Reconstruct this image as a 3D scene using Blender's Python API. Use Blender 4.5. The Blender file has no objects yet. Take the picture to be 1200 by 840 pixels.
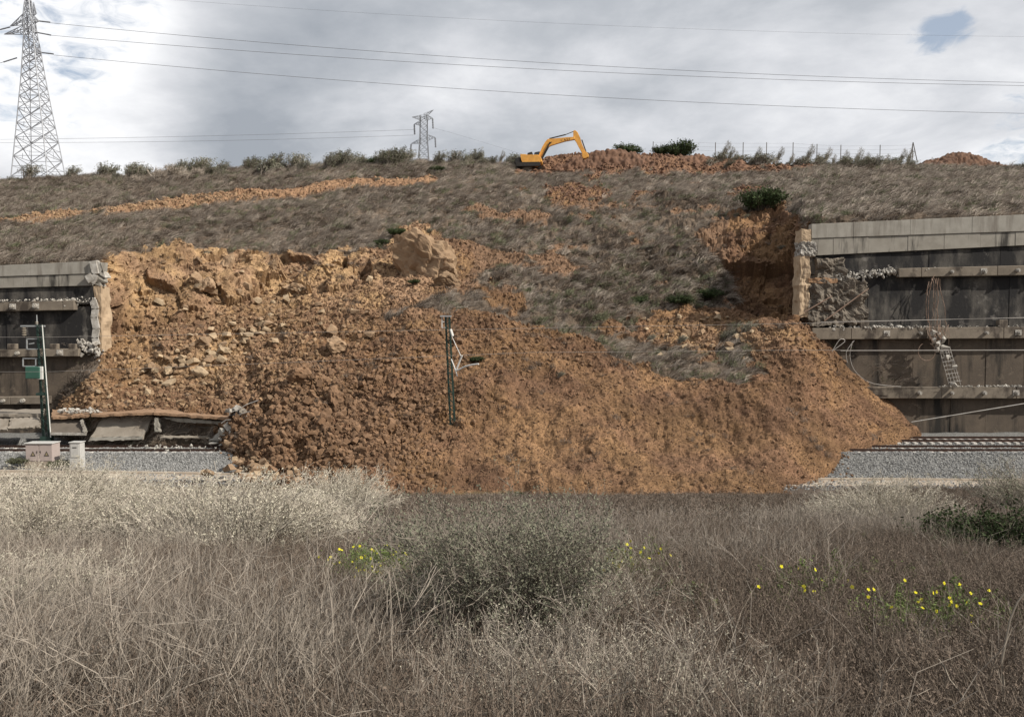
import bpy, bmesh, math, random
import numpy as np
from mathutils import Vector, Matrix, Euler

# ------------------------------------------------------------------ camera
CZ = 8.2
F = 1000.0
PITCH = math.atan(40.0 / F)
scene = bpy.context.scene
COL = scene.collection
cam_data = bpy.data.cameras.new('camera')
cam_data.sensor_width = 36.0
cam_data.lens = 30.0
cam_data.clip_start = 0.1
cam_data.clip_end = 9000.0
cam = bpy.data.objects.new('camera', cam_data)
COL.objects.link(cam)
cam.location = (0, 0, CZ)
cam.rotation_euler = (math.pi / 2 - PITCH, 0, 0)
scene.camera = cam

# ------------------------------------------------------------------ light
SUN_AZ = math.radians(24.0)      # behind the camera, measured from +X
SUN_EL = math.radians(38.0)
sun_dir = Vector((math.cos(SUN_EL) * math.cos(SUN_AZ), -math.cos(SUN_EL) * math.sin(SUN_AZ), math.sin(SUN_EL)))
ld = bpy.data.lights.new('sun', 'SUN')
ld.energy = 5.0
ld.angle = math.radians(0.6)
ld.color = (1.0, 0.94, 0.85)
sun = bpy.data.objects.new('sun', ld)
COL.objects.link(sun)
sun.rotation_euler = (-sun_dir).to_track_quat('-Z', 'Y').to_euler()
sun.location = (60, -40, 80)
scene.view_settings.view_transform = 'Standard'
scene.view_settings.look = 'None'
scene.view_settings.exposure = 0.12
scene.view_settings.gamma = 1.0
scene.cycles.max_bounces = 4
scene.cycles.diffuse_bounces = 2
scene.cycles.glossy_bounces = 2
scene.cycles.transparent_max_bounces = 4
scene.cycles.use_denoising = True

def pix_dir(px, py):
    a = (px - 600) / F
    t = (py - 420) / F
    v = Vector((a, math.cos(PITCH) - t * math.sin(PITCH), -math.sin(PITCH) - t * math.cos(PITCH)))
    return v.normalized()

world = bpy.data.worlds.new('World')
scene.world = world
world.use_nodes = True
nt = world.node_tree
N, L = nt.nodes, nt.links
N.clear()
def nd(kind, **kw):
    n = N.new(kind)
    for k, v in kw.items():
        setattr(n, k, v)
    return n
w_out = nd('ShaderNodeOutputWorld')
w_bg = nd('ShaderNodeBackground')
w_bg.inputs['Strength'].default_value = 0.1
L.new(w_bg.outputs[0], w_out.inputs[0])
sky = nd('ShaderNodeTexSky', sky_type='NISHITA')
sky.sun_disc = False
sky.sun_elevation = SUN_EL
sky.sun_rotation = math.atan2(sun_dir.x, sun_dir.y)
sky.air_density = 1.0
sky.dust_density = 1.0
tc = nd('ShaderNodeTexCoord')
def math_n(op, a, b=None, clamp=False):
    n = nd('ShaderNodeMath', operation=op)
    n.use_clamp = clamp
    for i, v in enumerate((a, b)):
        if v is None: continue
        if isinstance(v, (int, float)): n.inputs[i].default_value = v
        else: L.new(v, n.inputs[i])
    return n.outputs[0]
# cloud layer seen as a high deck: the view direction is laid onto a plane, softened near the horizon
sep = nd('ShaderNodeSeparateXYZ')
L.new(tc.outputs['Generated'], sep.inputs[0])
zz = math_n('ADD', math_n('MAXIMUM', sep.outputs[2], 0.0), 0.22)
cmb = nd('ShaderNodeCombineXYZ')
L.new(math_n('DIVIDE', sep.outputs[0], zz), cmb.inputs[0])
L.new(math_n('DIVIDE', sep.outputs[1], zz), cmb.inputs[1])
def wnoise(scale, detail, rough, off, dist=0.0):
    mp = nd('ShaderNodeMapping')
    mp.inputs['Location'].default_value = off
    L.new(cmb.outputs[0], mp.inputs[0])
    n = nd('ShaderNodeTexNoise')
    n.inputs['Scale'].default_value = scale
    n.inputs['Detail'].default_value = detail
    n.inputs['Roughness'].default_value = rough
    n.inputs['Distortion'].default_value = dist
    L.new(mp.outputs[0], n.inputs['Vector'])
    return n.outputs[0]
n1 = wnoise(0.95, 9, 0.56, (3.1, 7.7, 0), 0.3)
n2 = wnoise(2.6, 7, 0.6, (11.0, 2.0, 4), 0.2)
def blob(px, py, width):
    """a cloud (or a gap) centred on one direction; 1 in the middle, 0 beyond its width in radians"""
    d = pix_dir(px, py)
    dp = nd('ShaderNodeVectorMath', operation='DOT_PRODUCT')
    nm = nd('ShaderNodeVectorMath', operation='NORMALIZE')
    L.new(tc.outputs['Generated'], nm.inputs[0])
    L.new(nm.outputs[0], dp.inputs[0])
    dp.inputs[1].default_value = d
    mr = nd('ShaderNodeMapRange', interpolation_type='SMOOTHSTEP')
    mr.inputs['From Min'].default_value = math.cos(width)
    mr.inputs['From Max'].default_value = 1.0
    L.new(dp.outputs['Value'], mr.inputs['Value'])
    return mr.outputs[0]
bright = math_n('ADD', math_n('MULTIPLY', math_n('SUBTRACT', n1, 0.0), 1.0), math_n('MULTIPLY', math_n('SUBTRACT', n2, 0.14), 0.42))
for (px, py, wd, amt) in ((90, 125, .17, .27), (200, 70, .12, .05), (760, 215, .30, .05), (1130, 90, .16, .10), (320, 125, .17, -.15),
                          (560, 40, .2, -.02), (700, 140, .2, -.06), (400, 170, .1, .10), (980, 110, .13, .08), (1050, 20, .2, -.03)):
    bright = math_n('ADD', bright, math_n('MULTIPLY', blob(px, py, wd), amt))
ramp = nd('ShaderNodeValToRGB')
L.new(bright, ramp.inputs[0])
CK = 9.8
e = ramp.color_ramp.elements
e[0].position = 0.46; e[0].color = (0.36, 0.39, 0.435, 1)
e[1].position = 0.90; e[1].color = (0.98, 0.985, 1.0, 1)
m = e.new(0.60); m.color = (0.50, 0.525, 0.565, 1)
m = e.new(0.72); m.color = (0.68, 0.695, 0.73, 1)
cs = nd('ShaderNodeVectorMath', operation='SCALE')
L.new(ramp.outputs[0], cs.inputs[0])
cs.inputs['Scale'].default_value = CK
# gaps in the cover
gap = math_n('ADD', math_n('ADD', math_n('MULTIPLY', blob(1085, 44, .030), 0.55), math_n('MULTIPLY', blob(1108, 36, .030), 0.6)), math_n('MULTIPLY', blob(1130, 28, .026), 0.5))
gap = math_n('ADD', gap, math_n('MULTIPLY', blob(-60, 30, .2), 0.42))
gap = math_n('ADD', gap, math_n('MULTIPLY', blob(1230, 180, .10), 0.62))
gap = math_n('ADD', gap, math_n('MULTIPLY', blob(150, 60, .10), 0.16))
gap = math_n('ADD', gap, math_n('MULTIPLY', math_n('SUBTRACT', n2, 0.5), 1.8))
gmask = math_n('MULTIPLY', math_n('MINIMUM', math_n('MAXIMUM', gap, 0.0), 0.5), 3.6)
gap = math_n('ADD', gap, math_n('MULTIPLY', gmask, math_n('SUBTRACT', wnoise(15.0, 7, 0.62, (5, 1, 2), .8), 0.5)))
mr = nd('ShaderNodeMapRange', interpolation_type='SMOOTHSTEP')
mr.inputs['From Min'].default_value = 0.26
mr.inputs['From Max'].default_value = 1.05
L.new(gap, mr.inputs['Value'])
mx = nd('ShaderNodeMix', data_type='RGBA')
L.new(mr.outputs[0], mx.inputs['Factor'])
L.new(cs.outputs[0], mx.inputs['A'])
veil = nd('ShaderNodeMix', data_type='RGBA')                     # thin high cloud over the open gaps
veil.inputs['Factor'].default_value = 0.42
veil.inputs['B'].default_value = (6.4, 6.8, 7.4, 1)
L.new(sky.outputs[0], veil.inputs['A'])
L.new(veil.outputs['Result'], mx.inputs['B'])
L.new(mx.outputs['Result'], w_bg.inputs['Color'])

# ------------------------------------------------------------------ helpers
rng = np.random.default_rng(7)
random.seed(7)

def W(px, py, d):
    """the point at depth d that the photograph shows at px, py"""
    t = (py - 420) / F
    s = d * (t * math.cos(PITCH) + math.sin(PITCH)) / (math.cos(PITCH) - t * math.sin(PITCH))
    fwd = d * math.cos(PITCH) + s * math.sin(PITCH)
    return Vector(((px - 600) / F * fwd, d, CZ - s))

def project(P):
    P = np.asarray(P, float)
    s = CZ - P[..., 2]
    fwd = P[..., 1] * math.cos(PITCH) + s * math.sin(PITCH)
    dn = s * math.cos(PITCH) - P[..., 1] * math.sin(PITCH)
    fwd = np.maximum(fwd, 1e-3)
    return 600 + F * P[..., 0] / fwd, 420 + F * dn / fwd

_perm = np.random.default_rng(123).permutation(512).astype(np.int64)
_grad = np.random.default_rng(5).normal(size=(512, 3))
_grad /= np.linalg.norm(_grad, axis=1)[:, None]
def perlin(P):
    P = np.asarray(P, float)
    shp = P.shape[:-1]
    P = P.reshape(-1, 3)
    i = np.floor(P).astype(np.int64)
    f = P - i
    u = f * f * f * (f * (f * 6 - 15) + 10)
    out = 0.0
    for dx in (0, 1):
        for dy in (0, 1):
            for dz in (0, 1):
                h = _perm[(i[:, 0] + dx + _perm[(i[:, 1] + dy + _perm[(i[:, 2] + dz) & 511]) & 511]) & 511]
                g = _grad[h]
                v = g[:, 0] * (f[:, 0] - dx) + g[:, 1] * (f[:, 1] - dy) + g[:, 2] * (f[:, 2] - dz)
                wx = u[:, 0] if dx else 1 - u[:, 0]
                wy = u[:, 1] if dy else 1 - u[:, 1]
                wz = u[:, 2] if dz else 1 - u[:, 2]
                out = out + v * wx * wy * wz
    return (out * 1.6).reshape(shp)
def fbm(P, octaves=4, gain=0.5, lac=2.03):
    P = np.asarray(P, float)
    a, s, out = 1.0, 1.0, 0.0
    for k in range(octaves):
        out = out + a * perlin(P * s + k * 17.3)
        a *= gain; s *= lac
    return out
def ridged(P, octaves=3, gain=0.5):
    P = np.asarray(P, float)
    a, s, out = 1.0, 1.0, 0.0
    for k in range(octaves):
        out = out + a * (1 - 2 * np.abs(perlin(P * s + k * 9.1)))
        a *= gain; s *= 2.1
    return out
def worley(P, seed=0):
    """distance to the nearest and second nearest scattered point"""
    P = np.asarray(P, float).reshape(-1, 3)
    i = np.floor(P).astype(np.int64)
    f1 = np.full(len(P), 9.0); f2 = np.full(len(P), 9.0)
    R = np.random.default_rng(seed + 40).random((512, 3))
    for dx in (-1, 0, 1):
        for dy in (-1, 0, 1):
            for dz in (-1, 0, 1):
                c = i + (dx, dy, dz)
                h = _perm[(c[:, 0] + _perm[(c[:, 1] + _perm[c[:, 2] & 511]) & 511]) & 511]
                q = c + R[h]
                dd = np.linalg.norm(P - q, axis=1)
                f2 = np.where(dd < f1, f1, np.minimum(f2, dd))
                f1 = np.minimum(f1, dd)
    return f1, f2

def facets(P, seed=0, tilt=0.6):
    """every scattered cell is pushed by its own amount and tilted its own way: broken, angular ground"""
    P = np.asarray(P, float); shp = P.shape[:-1]
    P = P.reshape(-1, 3)
    i = np.floor(P).astype(np.int64)
    f1 = np.full(len(P), 9.0); bh = np.zeros(len(P), np.int64); bq = np.zeros_like(P)
    R = np.random.default_rng(seed + 40).random((512, 3))
    for dx in (-1, 0, 1):
        for dy in (-1, 0, 1):
            for dz in (-1, 0, 1):
                c = i + (dx, dy, dz)
                h = _perm[(c[:, 0] + _perm[(c[:, 1] + _perm[c[:, 2] & 511]) & 511]) & 511]
                q = c + R[h]
                dd = np.linalg.norm(P - q, axis=1)
                m_ = dd < f1
                f1 = np.where(m_, dd, f1); bh = np.where(m_, h, bh); bq = np.where(m_[:, None], q, bq)
    return ((R[bh, 0] - .5) + tilt * ((P - bq) * _grad[bh]).sum(1) - .25 * f1).reshape(shp)

def np_mesh(name, V, Fc, mat=None, smooth=False):
    """mesh from arrays; Fc is (m, k) with every face k-sided"""
    V = np.asarray(V, np.float32).reshape(-1, 3)
    Fc = np.asarray(Fc, np.int32)
    me = bpy.data.meshes.new(name)
    me.vertices.add(len(V))
    me.vertices.foreach_set('co', V.ravel())
    k = Fc.shape[1]
    me.loops.add(Fc.size)
    me.loops.foreach_set('vertex_index', Fc.ravel())
    me.polygons.add(len(Fc))
    me.polygons.foreach_set('loop_start', np.arange(0, Fc.size, k, dtype=np.int32))
    me.polygons.foreach_set('loop_total', np.full(len(Fc), k, np.int32))
    me.polygons.foreach_set('use_smooth', np.full(len(Fc), bool(smooth)))
    me.update(calc_edges=True)
    if mat: me.materials.append(mat)
    return me

def link(name, me, parent=None, loc=None, rot=None, scale=None):
    o = bpy.data.objects.new(name, me)
    COL.objects.link(o)
    if parent: o.parent = parent
    if loc is not None: o.location = loc
    if rot is not None: o.rotation_euler = rot
    if scale is not None: o.scale = (scale,) * 3 if isinstance(scale, (int, float)) else scale
    return o
def tag(o, label=None, cat=None, group=None, kind=None):
    if label: o['label'] = label
    if cat: o['category'] = cat
    if group: o['group'] = group
    if kind: o['kind'] = kind
    return o
def empty(name, loc, label, cat, group=None, rot=(0, 0, 0)):
    o = bpy.data.objects.new(name, None)
    COL.objects.link(o)
    o.location = loc; o.rotation_euler = rot
    return tag(o, label, cat, group)

class MB:
    """collects boxes, bars, tubes and prisms; build() makes ONE mesh object"""
    def __init__(s):
        s.bm = bmesh.new()
    def box(s, c, size, rot=None, bev=0.0):
        r = bmesh.ops.create_cube(s.bm, size=1.0)
        vs = r['verts']
        bmesh.ops.scale(s.bm, verts=vs, vec=size)
        if bev > 0:
            es = list({e for v in vs for e in v.link_edges})
            rb = bmesh.ops.bevel(s.bm, geom=es, offset=bev, segments=1, affect='EDGES', profile=0.5)
            vs = list({v for f in rb['faces'] for v in f.verts} | {v for v in vs if v.is_valid})
        M = Matrix.Translation(Vector(c))
        if rot is not None: M = M @ Euler(rot).to_matrix().to_4x4()
        bmesh.ops.transform(s.bm, matrix=M, verts=vs)
        return s
    def bar(s, a, b, w, h=None, sides=4):
        a, b = Vector(a), Vector(b)
        h = h or w
        d = (b - a)
        if d.length < 1e-6: return s
        q = d.to_track_quat('Z', 'Y').to_matrix()
        lo, hi = [], []
        for k in range(sides):
            t = (k + 0.5) / sides * math.tau
            off = q @ Vector((math.cos(t) * w * 0.7071, math.sin(t) * h * 0.7071, 0))
            lo.append(s.bm.verts.new(a + off)); hi.append(s.bm.verts.new(b + off))
        for k in range(sides):
            j = (k + 1) % sides
            s.bm.faces.new((lo[k], lo[j], hi[j], hi[k]))
        s.bm.faces.new(lo[::-1]); s.bm.faces.new(hi)
        return s
    def tube(s, pts, r, sides=5):
        pts = [Vector(p) for p in pts]
        rings = []
        for i, p in enumerate(pts):
            d = (pts[min(i + 1, len(pts) - 1)] - pts[max(i - 1, 0)])
            if d.length < 1e-9: d = Vector((0, 0, 1))
            q = d.to_track_quat('Z', 'Y').to_matrix()
            rr = r[i] if isinstance(r, (list, tuple)) else r
            rings.append([s.bm.verts.new(p + q @ Vector((math.cos(k / sides * math.tau) * rr, math.sin(k / sides * math.tau) * rr, 0))) for k in range(sides)])
        for A, B in zip(rings, rings[1:]):
            for k in range(sides):
                j = (k + 1) % sides
                s.bm.faces.new((A[k], A[j], B[j], B[k]))
        s.bm.faces.new(rings[0][::-1]); s.bm.faces.new(rings[-1])
        return s
    def prism(s, prof, a, b, M=None):
        """closed profile of (x, z) points swept along y from a to b"""
        lo = [s.bm.verts.new((x, a, z)) for x, z in prof]
        hi = [s.bm.verts.new((x, b, z)) for x, z in prof]
        n = len(prof)
        for k in range(n):
            j = (k + 1) % n
            s.bm.faces.new((lo[k], lo[j], hi[j], hi[k]))
        s.bm.faces.new(lo[::-1]); s.bm.faces.new(hi)
        if M is not None: bmesh.ops.transform(s.bm, matrix=M, verts=lo + hi)
        return s
    def cyl(s, c, axis, r, length, sides=16):
        c = Vector(c); ax = Vector(axis).normalized()
        return s.tube([c - ax * length / 2, c + ax * length / 2], r, sides)
    def mesh(s, name, mat=None):
        bmesh.ops.recalc_face_normals(s.bm, faces=s.bm.faces[:])
        me = bpy.data.meshes.new(name)
        s.bm.to_mesh(me); s.bm.free()
        if mat: me.materials.append(mat)
        return me
    def build(s, name, mat=None, parent=None, **kw):
        return link(name, s.mesh(name, mat), parent, **kw)

# ------------------------------------------------------------------ materials
def material(name, base, var=None, rough=0.9, scale=4.0, bump=0.0, bump_scale=30.0, metallic=0.0, spec=0.3, attr=None, streak=None, per_object=0.0):
    """base colour varied by noise towards var; streak = (colour, amount) adds vertical weathering runs"""
    m = bpy.data.materials.new(name)
    m.use_nodes = True
    t = m.node_tree
    n, l = t.nodes, t.links
    p = n['Principled BSDF']
    p.inputs['Roughness'].default_value = rough
    p.inputs['Metallic'].default_value = metallic
    p.inputs['Specular IOR Level'].default_value = spec
    co = n.new('ShaderNodeTexCoord')
    def noise(sc, det=5, ro=0.6, vec=None):
        x = n.new('ShaderNodeTexNoise')
        x.inputs['Scale'].default_value = sc
        x.inputs['Detail'].default_value = det
        x.inputs['Roughness'].default_value = ro
        l.new(vec or co.outputs['Object'], x.inputs['Vector'])
        return x.outputs[0]
    def ramp(v, a, b):
        x = n.new('ShaderNodeMapRange')
        x.inputs['From Min'].default_value = a
        x.inputs['From Max'].default_value = b
        l.new(v, x.inputs['Value'])
        return x.outputs[0]
    def mix(fac, a, b):
        x = n.new('ShaderNodeMix'); x.data_type = 'RGBA'
        l.new(fac, x.inputs['Factor'])
        for s_, v in (('A', a), ('B', b)):
            if isinstance(v, tuple): x.inputs[s_].default_value = (*v, 1)
            else: l.new(v, x.inputs[s_])
        return x.outputs['Result']
    if attr:
        a = n.new('ShaderNodeAttribute'); a.attribute_name = attr
        col = a.outputs['Color']
        if var:
            v = ramp(noise(scale), 0.3, 0.7)
            x = n.new('ShaderNodeMix'); x.data_type = 'RGBA'; x.blend_type = 'MULTIPLY'
            x.inputs['Factor'].default_value = 1.0
            l.new(col, x.inputs['A'])
            l.new(mix(v, (var[0],) * 3, (var[1],) * 3), x.inputs['B'])
            col = x.outputs['Result']
    else:
        col = mix(ramp(noise(scale), 0.3, 0.7), base, var or base)
    if streak:
        mp = n.new('ShaderNodeMapping')
        mp.inputs['Scale'].default_value = streak[2]
        l.new(co.outputs['Object'], mp.inputs[0])
        s1 = ramp(noise(1.0, 6, 0.62, mp.outputs[0]), streak[3], streak[4])
        col = mix(s1, col, streak[0])
        if len(streak) > 5:
            s2 = ramp(noise(0.9, 5, 0.65), 0.60, 0.74)
            col = mix(s2, col, streak[5])
    if per_object:
        oi = n.new('ShaderNodeObjectInfo')
        v = ramp(oi.outputs['Random'], 0, 1)
        x = n.new('ShaderNodeMix'); x.data_type = 'RGBA'; x.blend_type = 'MULTIPLY'
        x.inputs['Factor'].default_value = 1.0
        l.new(col, x.inputs['A'])
        l.new(mix(v, (1 - per_object,) * 3, (1 + per_object,) * 3), x.inputs['B'])
        col = x.outputs['Result']
    l.new(col, p.inputs['Base Color'])
    if bump:
        b = n.new('ShaderNodeBump')
        b.inputs['Strength'].default_value = min(bump, 1.0)
        b.inputs['Distance'].default_value = 0.06 * bump
        l.new(noise(bump_scale, 6, 0.7), b.inputs['Height'])
        l.new(b.outputs[0], p.inputs['Normal'])
    return m
# ------------------------------------------------------------------ ground sheet
def ground_z(x, y):
    x = np.asarray(x, float); y = np.asarray(y, float)
    slope = 6.9 - 0.18 * np.maximum(y, -50)
    flat = -1.24 - 0.010 * np.clip(x, -40, 40) - 0.34 * np.exp(-((x - 2) / 13) ** 2)
    k = 0.16
    z = np.log(np.exp(np.clip(slope - flat, -40, 40) / k) + 1) * k + flat      # soft meeting of slope and flat
    P = np.stack([x * 0.35, y * 0.35, np.zeros_like(x)], -1)
    z = z + 0.10 * fbm(P, 3) * np.clip((47 - y) / 6, 0, 1)
    dip = np.exp(-((y - 49.2) / 1.5) ** 2) * np.clip((x + 26) / 4, 0, 1) * np.clip((1 - x) / 5, 0, 1)
    return z - 0.30 * dip
gy = np.concatenate([[-400, -150, -60], np.arange(-20, 3, 2.0), np.arange(3, 16, 0.22), np.arange(16, 54, 0.3), np.arange(54, 72, 2.0), [80, 120, 250, 600, 1500, 4000]])
gx = np.concatenate([[-4000, -1500, -600, -250, -120, -80, -60], np.arange(-45, 45.01, 0.45), [60, 80, 120, 250, 600, 1500, 4000]])
GX, GY = np.meshgrid(gx, gy)
GZ = ground_z(GX, GY)
V = np.stack([GX, GY, GZ], -1)
def grid_faces(r, c):
    i = np.arange(r - 1)[:, None] * c + np.arange(c - 1)[None]
    i = i.ravel()
    return np.stack([i, i + 1, i + c + 1, i + c], 1)
M_ground = material('dry_litter_soil', (0.065, 0.048, 0.036), (0.12, 0.092, 0.070), scale=1.6, bump=0.8, bump_scale=14)
g = link('ground', np_mesh('ground', V, grid_faces(len(gy), len(gx)), M_ground, True))
tag(g, kind='structure')

# ------------------------------------------------------------------ hillside with the landslide (one lofted sheet)
def under(d, z):
    """py of a point at depth d and height z"""
    s = CZ - z
    return 420 + F * (s * math.cos(PITCH) - d * math.sin(PITCH)) / (d * math.cos(PITCH) + s * math.sin(PITCH))
def wall_station(top, k7, k8, k9):
    return [(66.50 + .05 * q, under(66.5 + .05 * q, -3 + .1 * q)) for q in range(6)] + [
            (67.4, top), (86, k7), (104, k8), (122, k9)]
ST = {
 -900: wall_station(322, 285, 250, 222), 20: wall_station(309, 264, 236, 212), 48: wall_station(308, 262, 235, 210),
 78: [(60.5, 515), (61.5, 484), (63, 476), (64.5, 464), (65.4, 458), (66.2, 456), (67.5, 305), (86, 260), (104, 234), (122, 209)],
 108: [(58, 510), (59, 484), (61, 470), (63.5, 447), (65.3, 428), (66.2, 420), (68.2, 303), (86, 258), (104, 232), (122, 207)],
 124: [(58, 510), (59, 485), (61, 470), (64, 441), (66.8, 412), (69.1, 402), (70.5, 299), (86, 254), (104, 231), (122, 206)],
 145: [(58, 510), (59, 486), (61.5, 470), (65, 437), (67.6, 406), (70.5, 388), (73, 295), (86, 253), (104, 230), (122, 205)],
 175: [(58, 510), (59, 487), (62, 468), (65.5, 431), (68, 398), (71, 368), (75.5, 292), (87, 252), (104, 228), (122, 202)],
 210: [(58, 510), (59, 488), (62, 466), (66, 428), (69, 388), (72.5, 338), (77.5, 290), (88, 252), (104, 226), (122, 200)],
 258: [(57.5, 512), (58.5, 489), (62, 463), (66, 424), (70, 382), (74, 330), (79, 291), (89, 252), (104, 224), (122, 197)],
 288: [(52, 575), (53, 556), (57.5, 490), (63, 455), (69, 400), (75, 336), (80, 292), (90, 250), (104, 222), (121, 196)],
 325: [(49.5, 590), (50.5, 565), (54, 515), (58.5, 462), (68, 402), (76, 338), (81, 293), (91, 249), (104, 220), (121, 194)],
 380: [(49, 595), (50, 570), (53, 515), (58, 450), (68, 392), (76, 325), (79, 290), (92, 250), (105, 216), (120, 191)],
 430: [(46.4, 608), (47.2, 578), (53, 515), (59, 437), (67, 385), (76, 325), (80, 290), (92, 248), (105, 213), (120, 189)],
 500: [(46.0, 608), (46.8, 586), (53, 525), (60, 425), (66, 372), (75, 322), (81, 285), (93, 245), (106, 211), (120, 186)],
 585: [(45.8, 608), (46.6, 590), (53, 530), (60, 430), (66, 374), (76, 322), (84, 280), (95, 240), (108, 209), (120, 190)],
 622: [(45.8, 608), (46.6, 591), (53, 530), (60, 432), (66, 378), (76, 322), (84, 280), (96, 238), (115, 203), (120, 189)],
 650: [(45.8, 608), (46.6, 591), (53, 530), (60, 436), (66, 385), (76, 322), (84, 280), (96, 238), (117, 203), (121, 178)],
 700: [(45.8, 608), (46.6, 592), (53, 530), (60, 445), (66, 395), (76, 325), (85, 278), (96, 238), (117, 203), (121, 175)],
 780: [(45.8, 608), (46.6, 592), (53, 533), (59, 463), (65, 415), (75, 342), (84, 288), (96, 238), (117, 203), (121, 179)],
 840: [(46.1, 608), (46.9, 590), (53, 533), (59, 463), (65, 408), (73, 358), (83, 280), (95, 236), (117, 205), (121, 183)],
 875: [(46.4, 608), (47.2, 586), (53.5, 528), (59, 455), (65, 392), (71.5, 374), (83, 268), (94, 234), (115, 206), (121, 190)],
 905: [(46.9, 608), (47.7, 580), (54, 520), (59.5, 443), (65, 380), (71.5, 378), (83, 262), (92, 232), (112, 207), (121, 192)],
 930: [(50, 590), (51, 570), (55, 511), (60, 434), (65, 373), (71.5, 377), (81, 259), (90, 230), (110, 208), (121, 193)],
 940: [(50.6, 585), (51.6, 564), (55.3, 509), (60.2, 436), (64.8, 380), (70.5, 379), (78, 258), (89, 230), (108, 208), (121, 193)],

 945: [(51, 580), (52, 559), (55.6, 508), (60.3, 438), (64.6, 388), (66.2, 374), (68.6, 258), (88, 230), (106, 208), (121, 193)],
 968: [(52.5, 570), (53.5, 547), (56.6, 508), (60.8, 450), (64.4, 410), (66.2, 396), (67.9, 257), (86, 230), (104, 208), (121, 194)],
 1000: [(55, 545), (56.5, 520), (59, 493), (62, 467), (64.8, 445), (66.2, 436), (67.5, 256), (86, 230), (104, 208), (121, 195)],
 1040: [(58.5, 530), (59.8, 509), (61.2, 497), (63.2, 484), (65.1, 474), (66.2, 467), (67.4, 254), (86, 229), (104, 208), (121, 196)],
 1073: [(62, 520), (62.8, 503), (63.4, 502), (64.5, 501), (65.5, 500), (66.3, 499), (67.4, 253), (86, 228), (104, 208), (121, 197)],
 1095: wall_station(253, 228, 208, 197), 1220: wall_station(250, 228, 208, 198), 2200: wall_station(240, 222, 206, 200),
}
seg_rows = [6, 52, 76, 56, 56, 70, 42, 40, 34]
pxs = sorted(ST)
knots = []
for p_ in pxs:
    row = []
    for q_, (d, py) in enumerate(ST[p_]):
        row.append((d, -3.0 if q_ == 0 else W(600, py, d).z))
    zt = row[-1][1]
    row.append((160, zt + 3.4)); row.append((420, zt + 20)); row.append((1400, zt + 26))
    knots.append(row)
seg_rows += [12, 10, 4]
knots = np.array(knots)                                    # station, knot, (d, z)
cols = np.concatenate([np.arange(-900, -60, 20.0), np.arange(-60, 1262, 1.5), np.arange(1270, 2201, 20.0)])
ci = np.interp(cols, pxs, np.arange(len(pxs)))
i0 = np.minimum(ci.astype(int), len(pxs) - 2); ff = ci - i0
ff = np.clip(ff, 0, 1); ff = ff * ff * (3 - 2 * ff) * 0.5 + ff * 0.5
KC = knots[i0] * (1 - ff)[:, None, None] + knots[i0 + 1] * ff[:, None, None]
tt = [0.0]
for k, nrow in enumerate(seg_rows):
    tt += list(k + (np.arange(nrow) + 1) / nrow)
tt = np.array(tt)
k0 = np.minimum(tt.astype(int), len(seg_rows) - 1); fk = tt - k0
D = KC[:, k0, 0].T * (1 - fk)[:, None] + KC[:, k0 + 1, 0].T * fk[:, None]
Z = KC[:, k0, 1].T * (1 - fk)[:, None] + KC[:, k0 + 1, 1].T * fk[:, None]
def blur_rows(A, n):
    for _ in range(n):
        B = A.copy(); B[1:-1] = (A[:-2] + 2 * A[1:-1] + A[2:]) / 4; A = B
    return A
soft = np.clip((cols - 118) / 20, 0, 1) * np.clip((935 - cols) / 20, 0, 1)
Ds, Zs = blur_rows(D, 40), blur_rows(Z, 40)
D = D * (1 - soft) + Ds * soft
Z = Z * (1 - soft) + Zs * soft
U = (cols - 600) / F
S_ = CZ - Z
X = U[None] * (D * math.cos(PITCH) + S_ * math.sin(PITCH))
P = np.stack([X, D, Z], -1)
BASE = P.copy()

def in_poly(px, py, poly):
    poly = np.array(poly, float)
    inside = np.zeros(px.shape, bool)
    n = len(poly)
    j = n - 1
    for i in range(n):
        xi, yi = poly[i]; xj, yj = poly[j]
        c = ((yi > py) != (yj > py)) & (px < (xj - xi) * (py - yi) / (yj - yi + 1e-9) + xi)
        inside ^= c
        j = i
    return inside
PX, PY = project(P)
wob = fbm(P * 0.35, 4)
wob2 = fbm(P * 0.35 + 50, 4)
JX, JY = PX + 9 * wob, PY + 7 * wob2
MAIN = [(50, 486), (75, 466), (112, 430), (116, 298), (150, 292), (205, 288), (300, 293), (400, 290), (452, 288), (472, 262), (500, 262), (540, 285), (572, 300), (558, 340),
        (505, 352), (455, 372), (440, 384), (500, 366), (560, 369), (620, 379), (690, 402), (740, 425), (800, 445), (860, 452), (905, 440), (890, 425), (862, 405),
        (872, 375), (932, 366), (1090, 505), (1000, 620), (280, 620), (255, 500)]
SCAR = [(838, 258), (868, 246), (905, 240), (945, 256), (950, 300), (935, 380), (880, 376), (850, 352), (858, 312), (812, 282)]
STRIP = [(632, 220), (700, 214), (716, 230), (690, 238), (650, 238)]
BANK = [(600, 196), (636, 174), (700, 168), (850, 176), (905, 190), (1000, 189), (1000, 196), (860, 204), (700, 206), (610, 203)]
TRACK = [(-60, 263), (0, 258), (150, 240), (330, 221), (400, 211), (510, 206), (516, 214), (400, 225), (330, 234), (150, 252), (0, 267), (-60, 271)]
MIXED = [(740, 368), (880, 360), (905, 425), (860, 450), (790, 420), (745, 400)]
bare = in_poly(JX, JY, MAIN) | in_poly(JX, JY, SCAR) | in_poly(JX, JY, STRIP) | in_poly(JX, JY, BANK) | in_poly(PX + 3 * wob, PY + 2.5 * wob2, TRACK)
patch = fbm(P * 0.16 + 11, 4)
slump = in_poly(JX, JY, [(560, 235), (850, 235), (850, 360), (740, 400), (600, 370), (540, 345), (560, 300), (500, 262), (520, 240)])
bare |= slump & (patch > 0.34)
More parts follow.
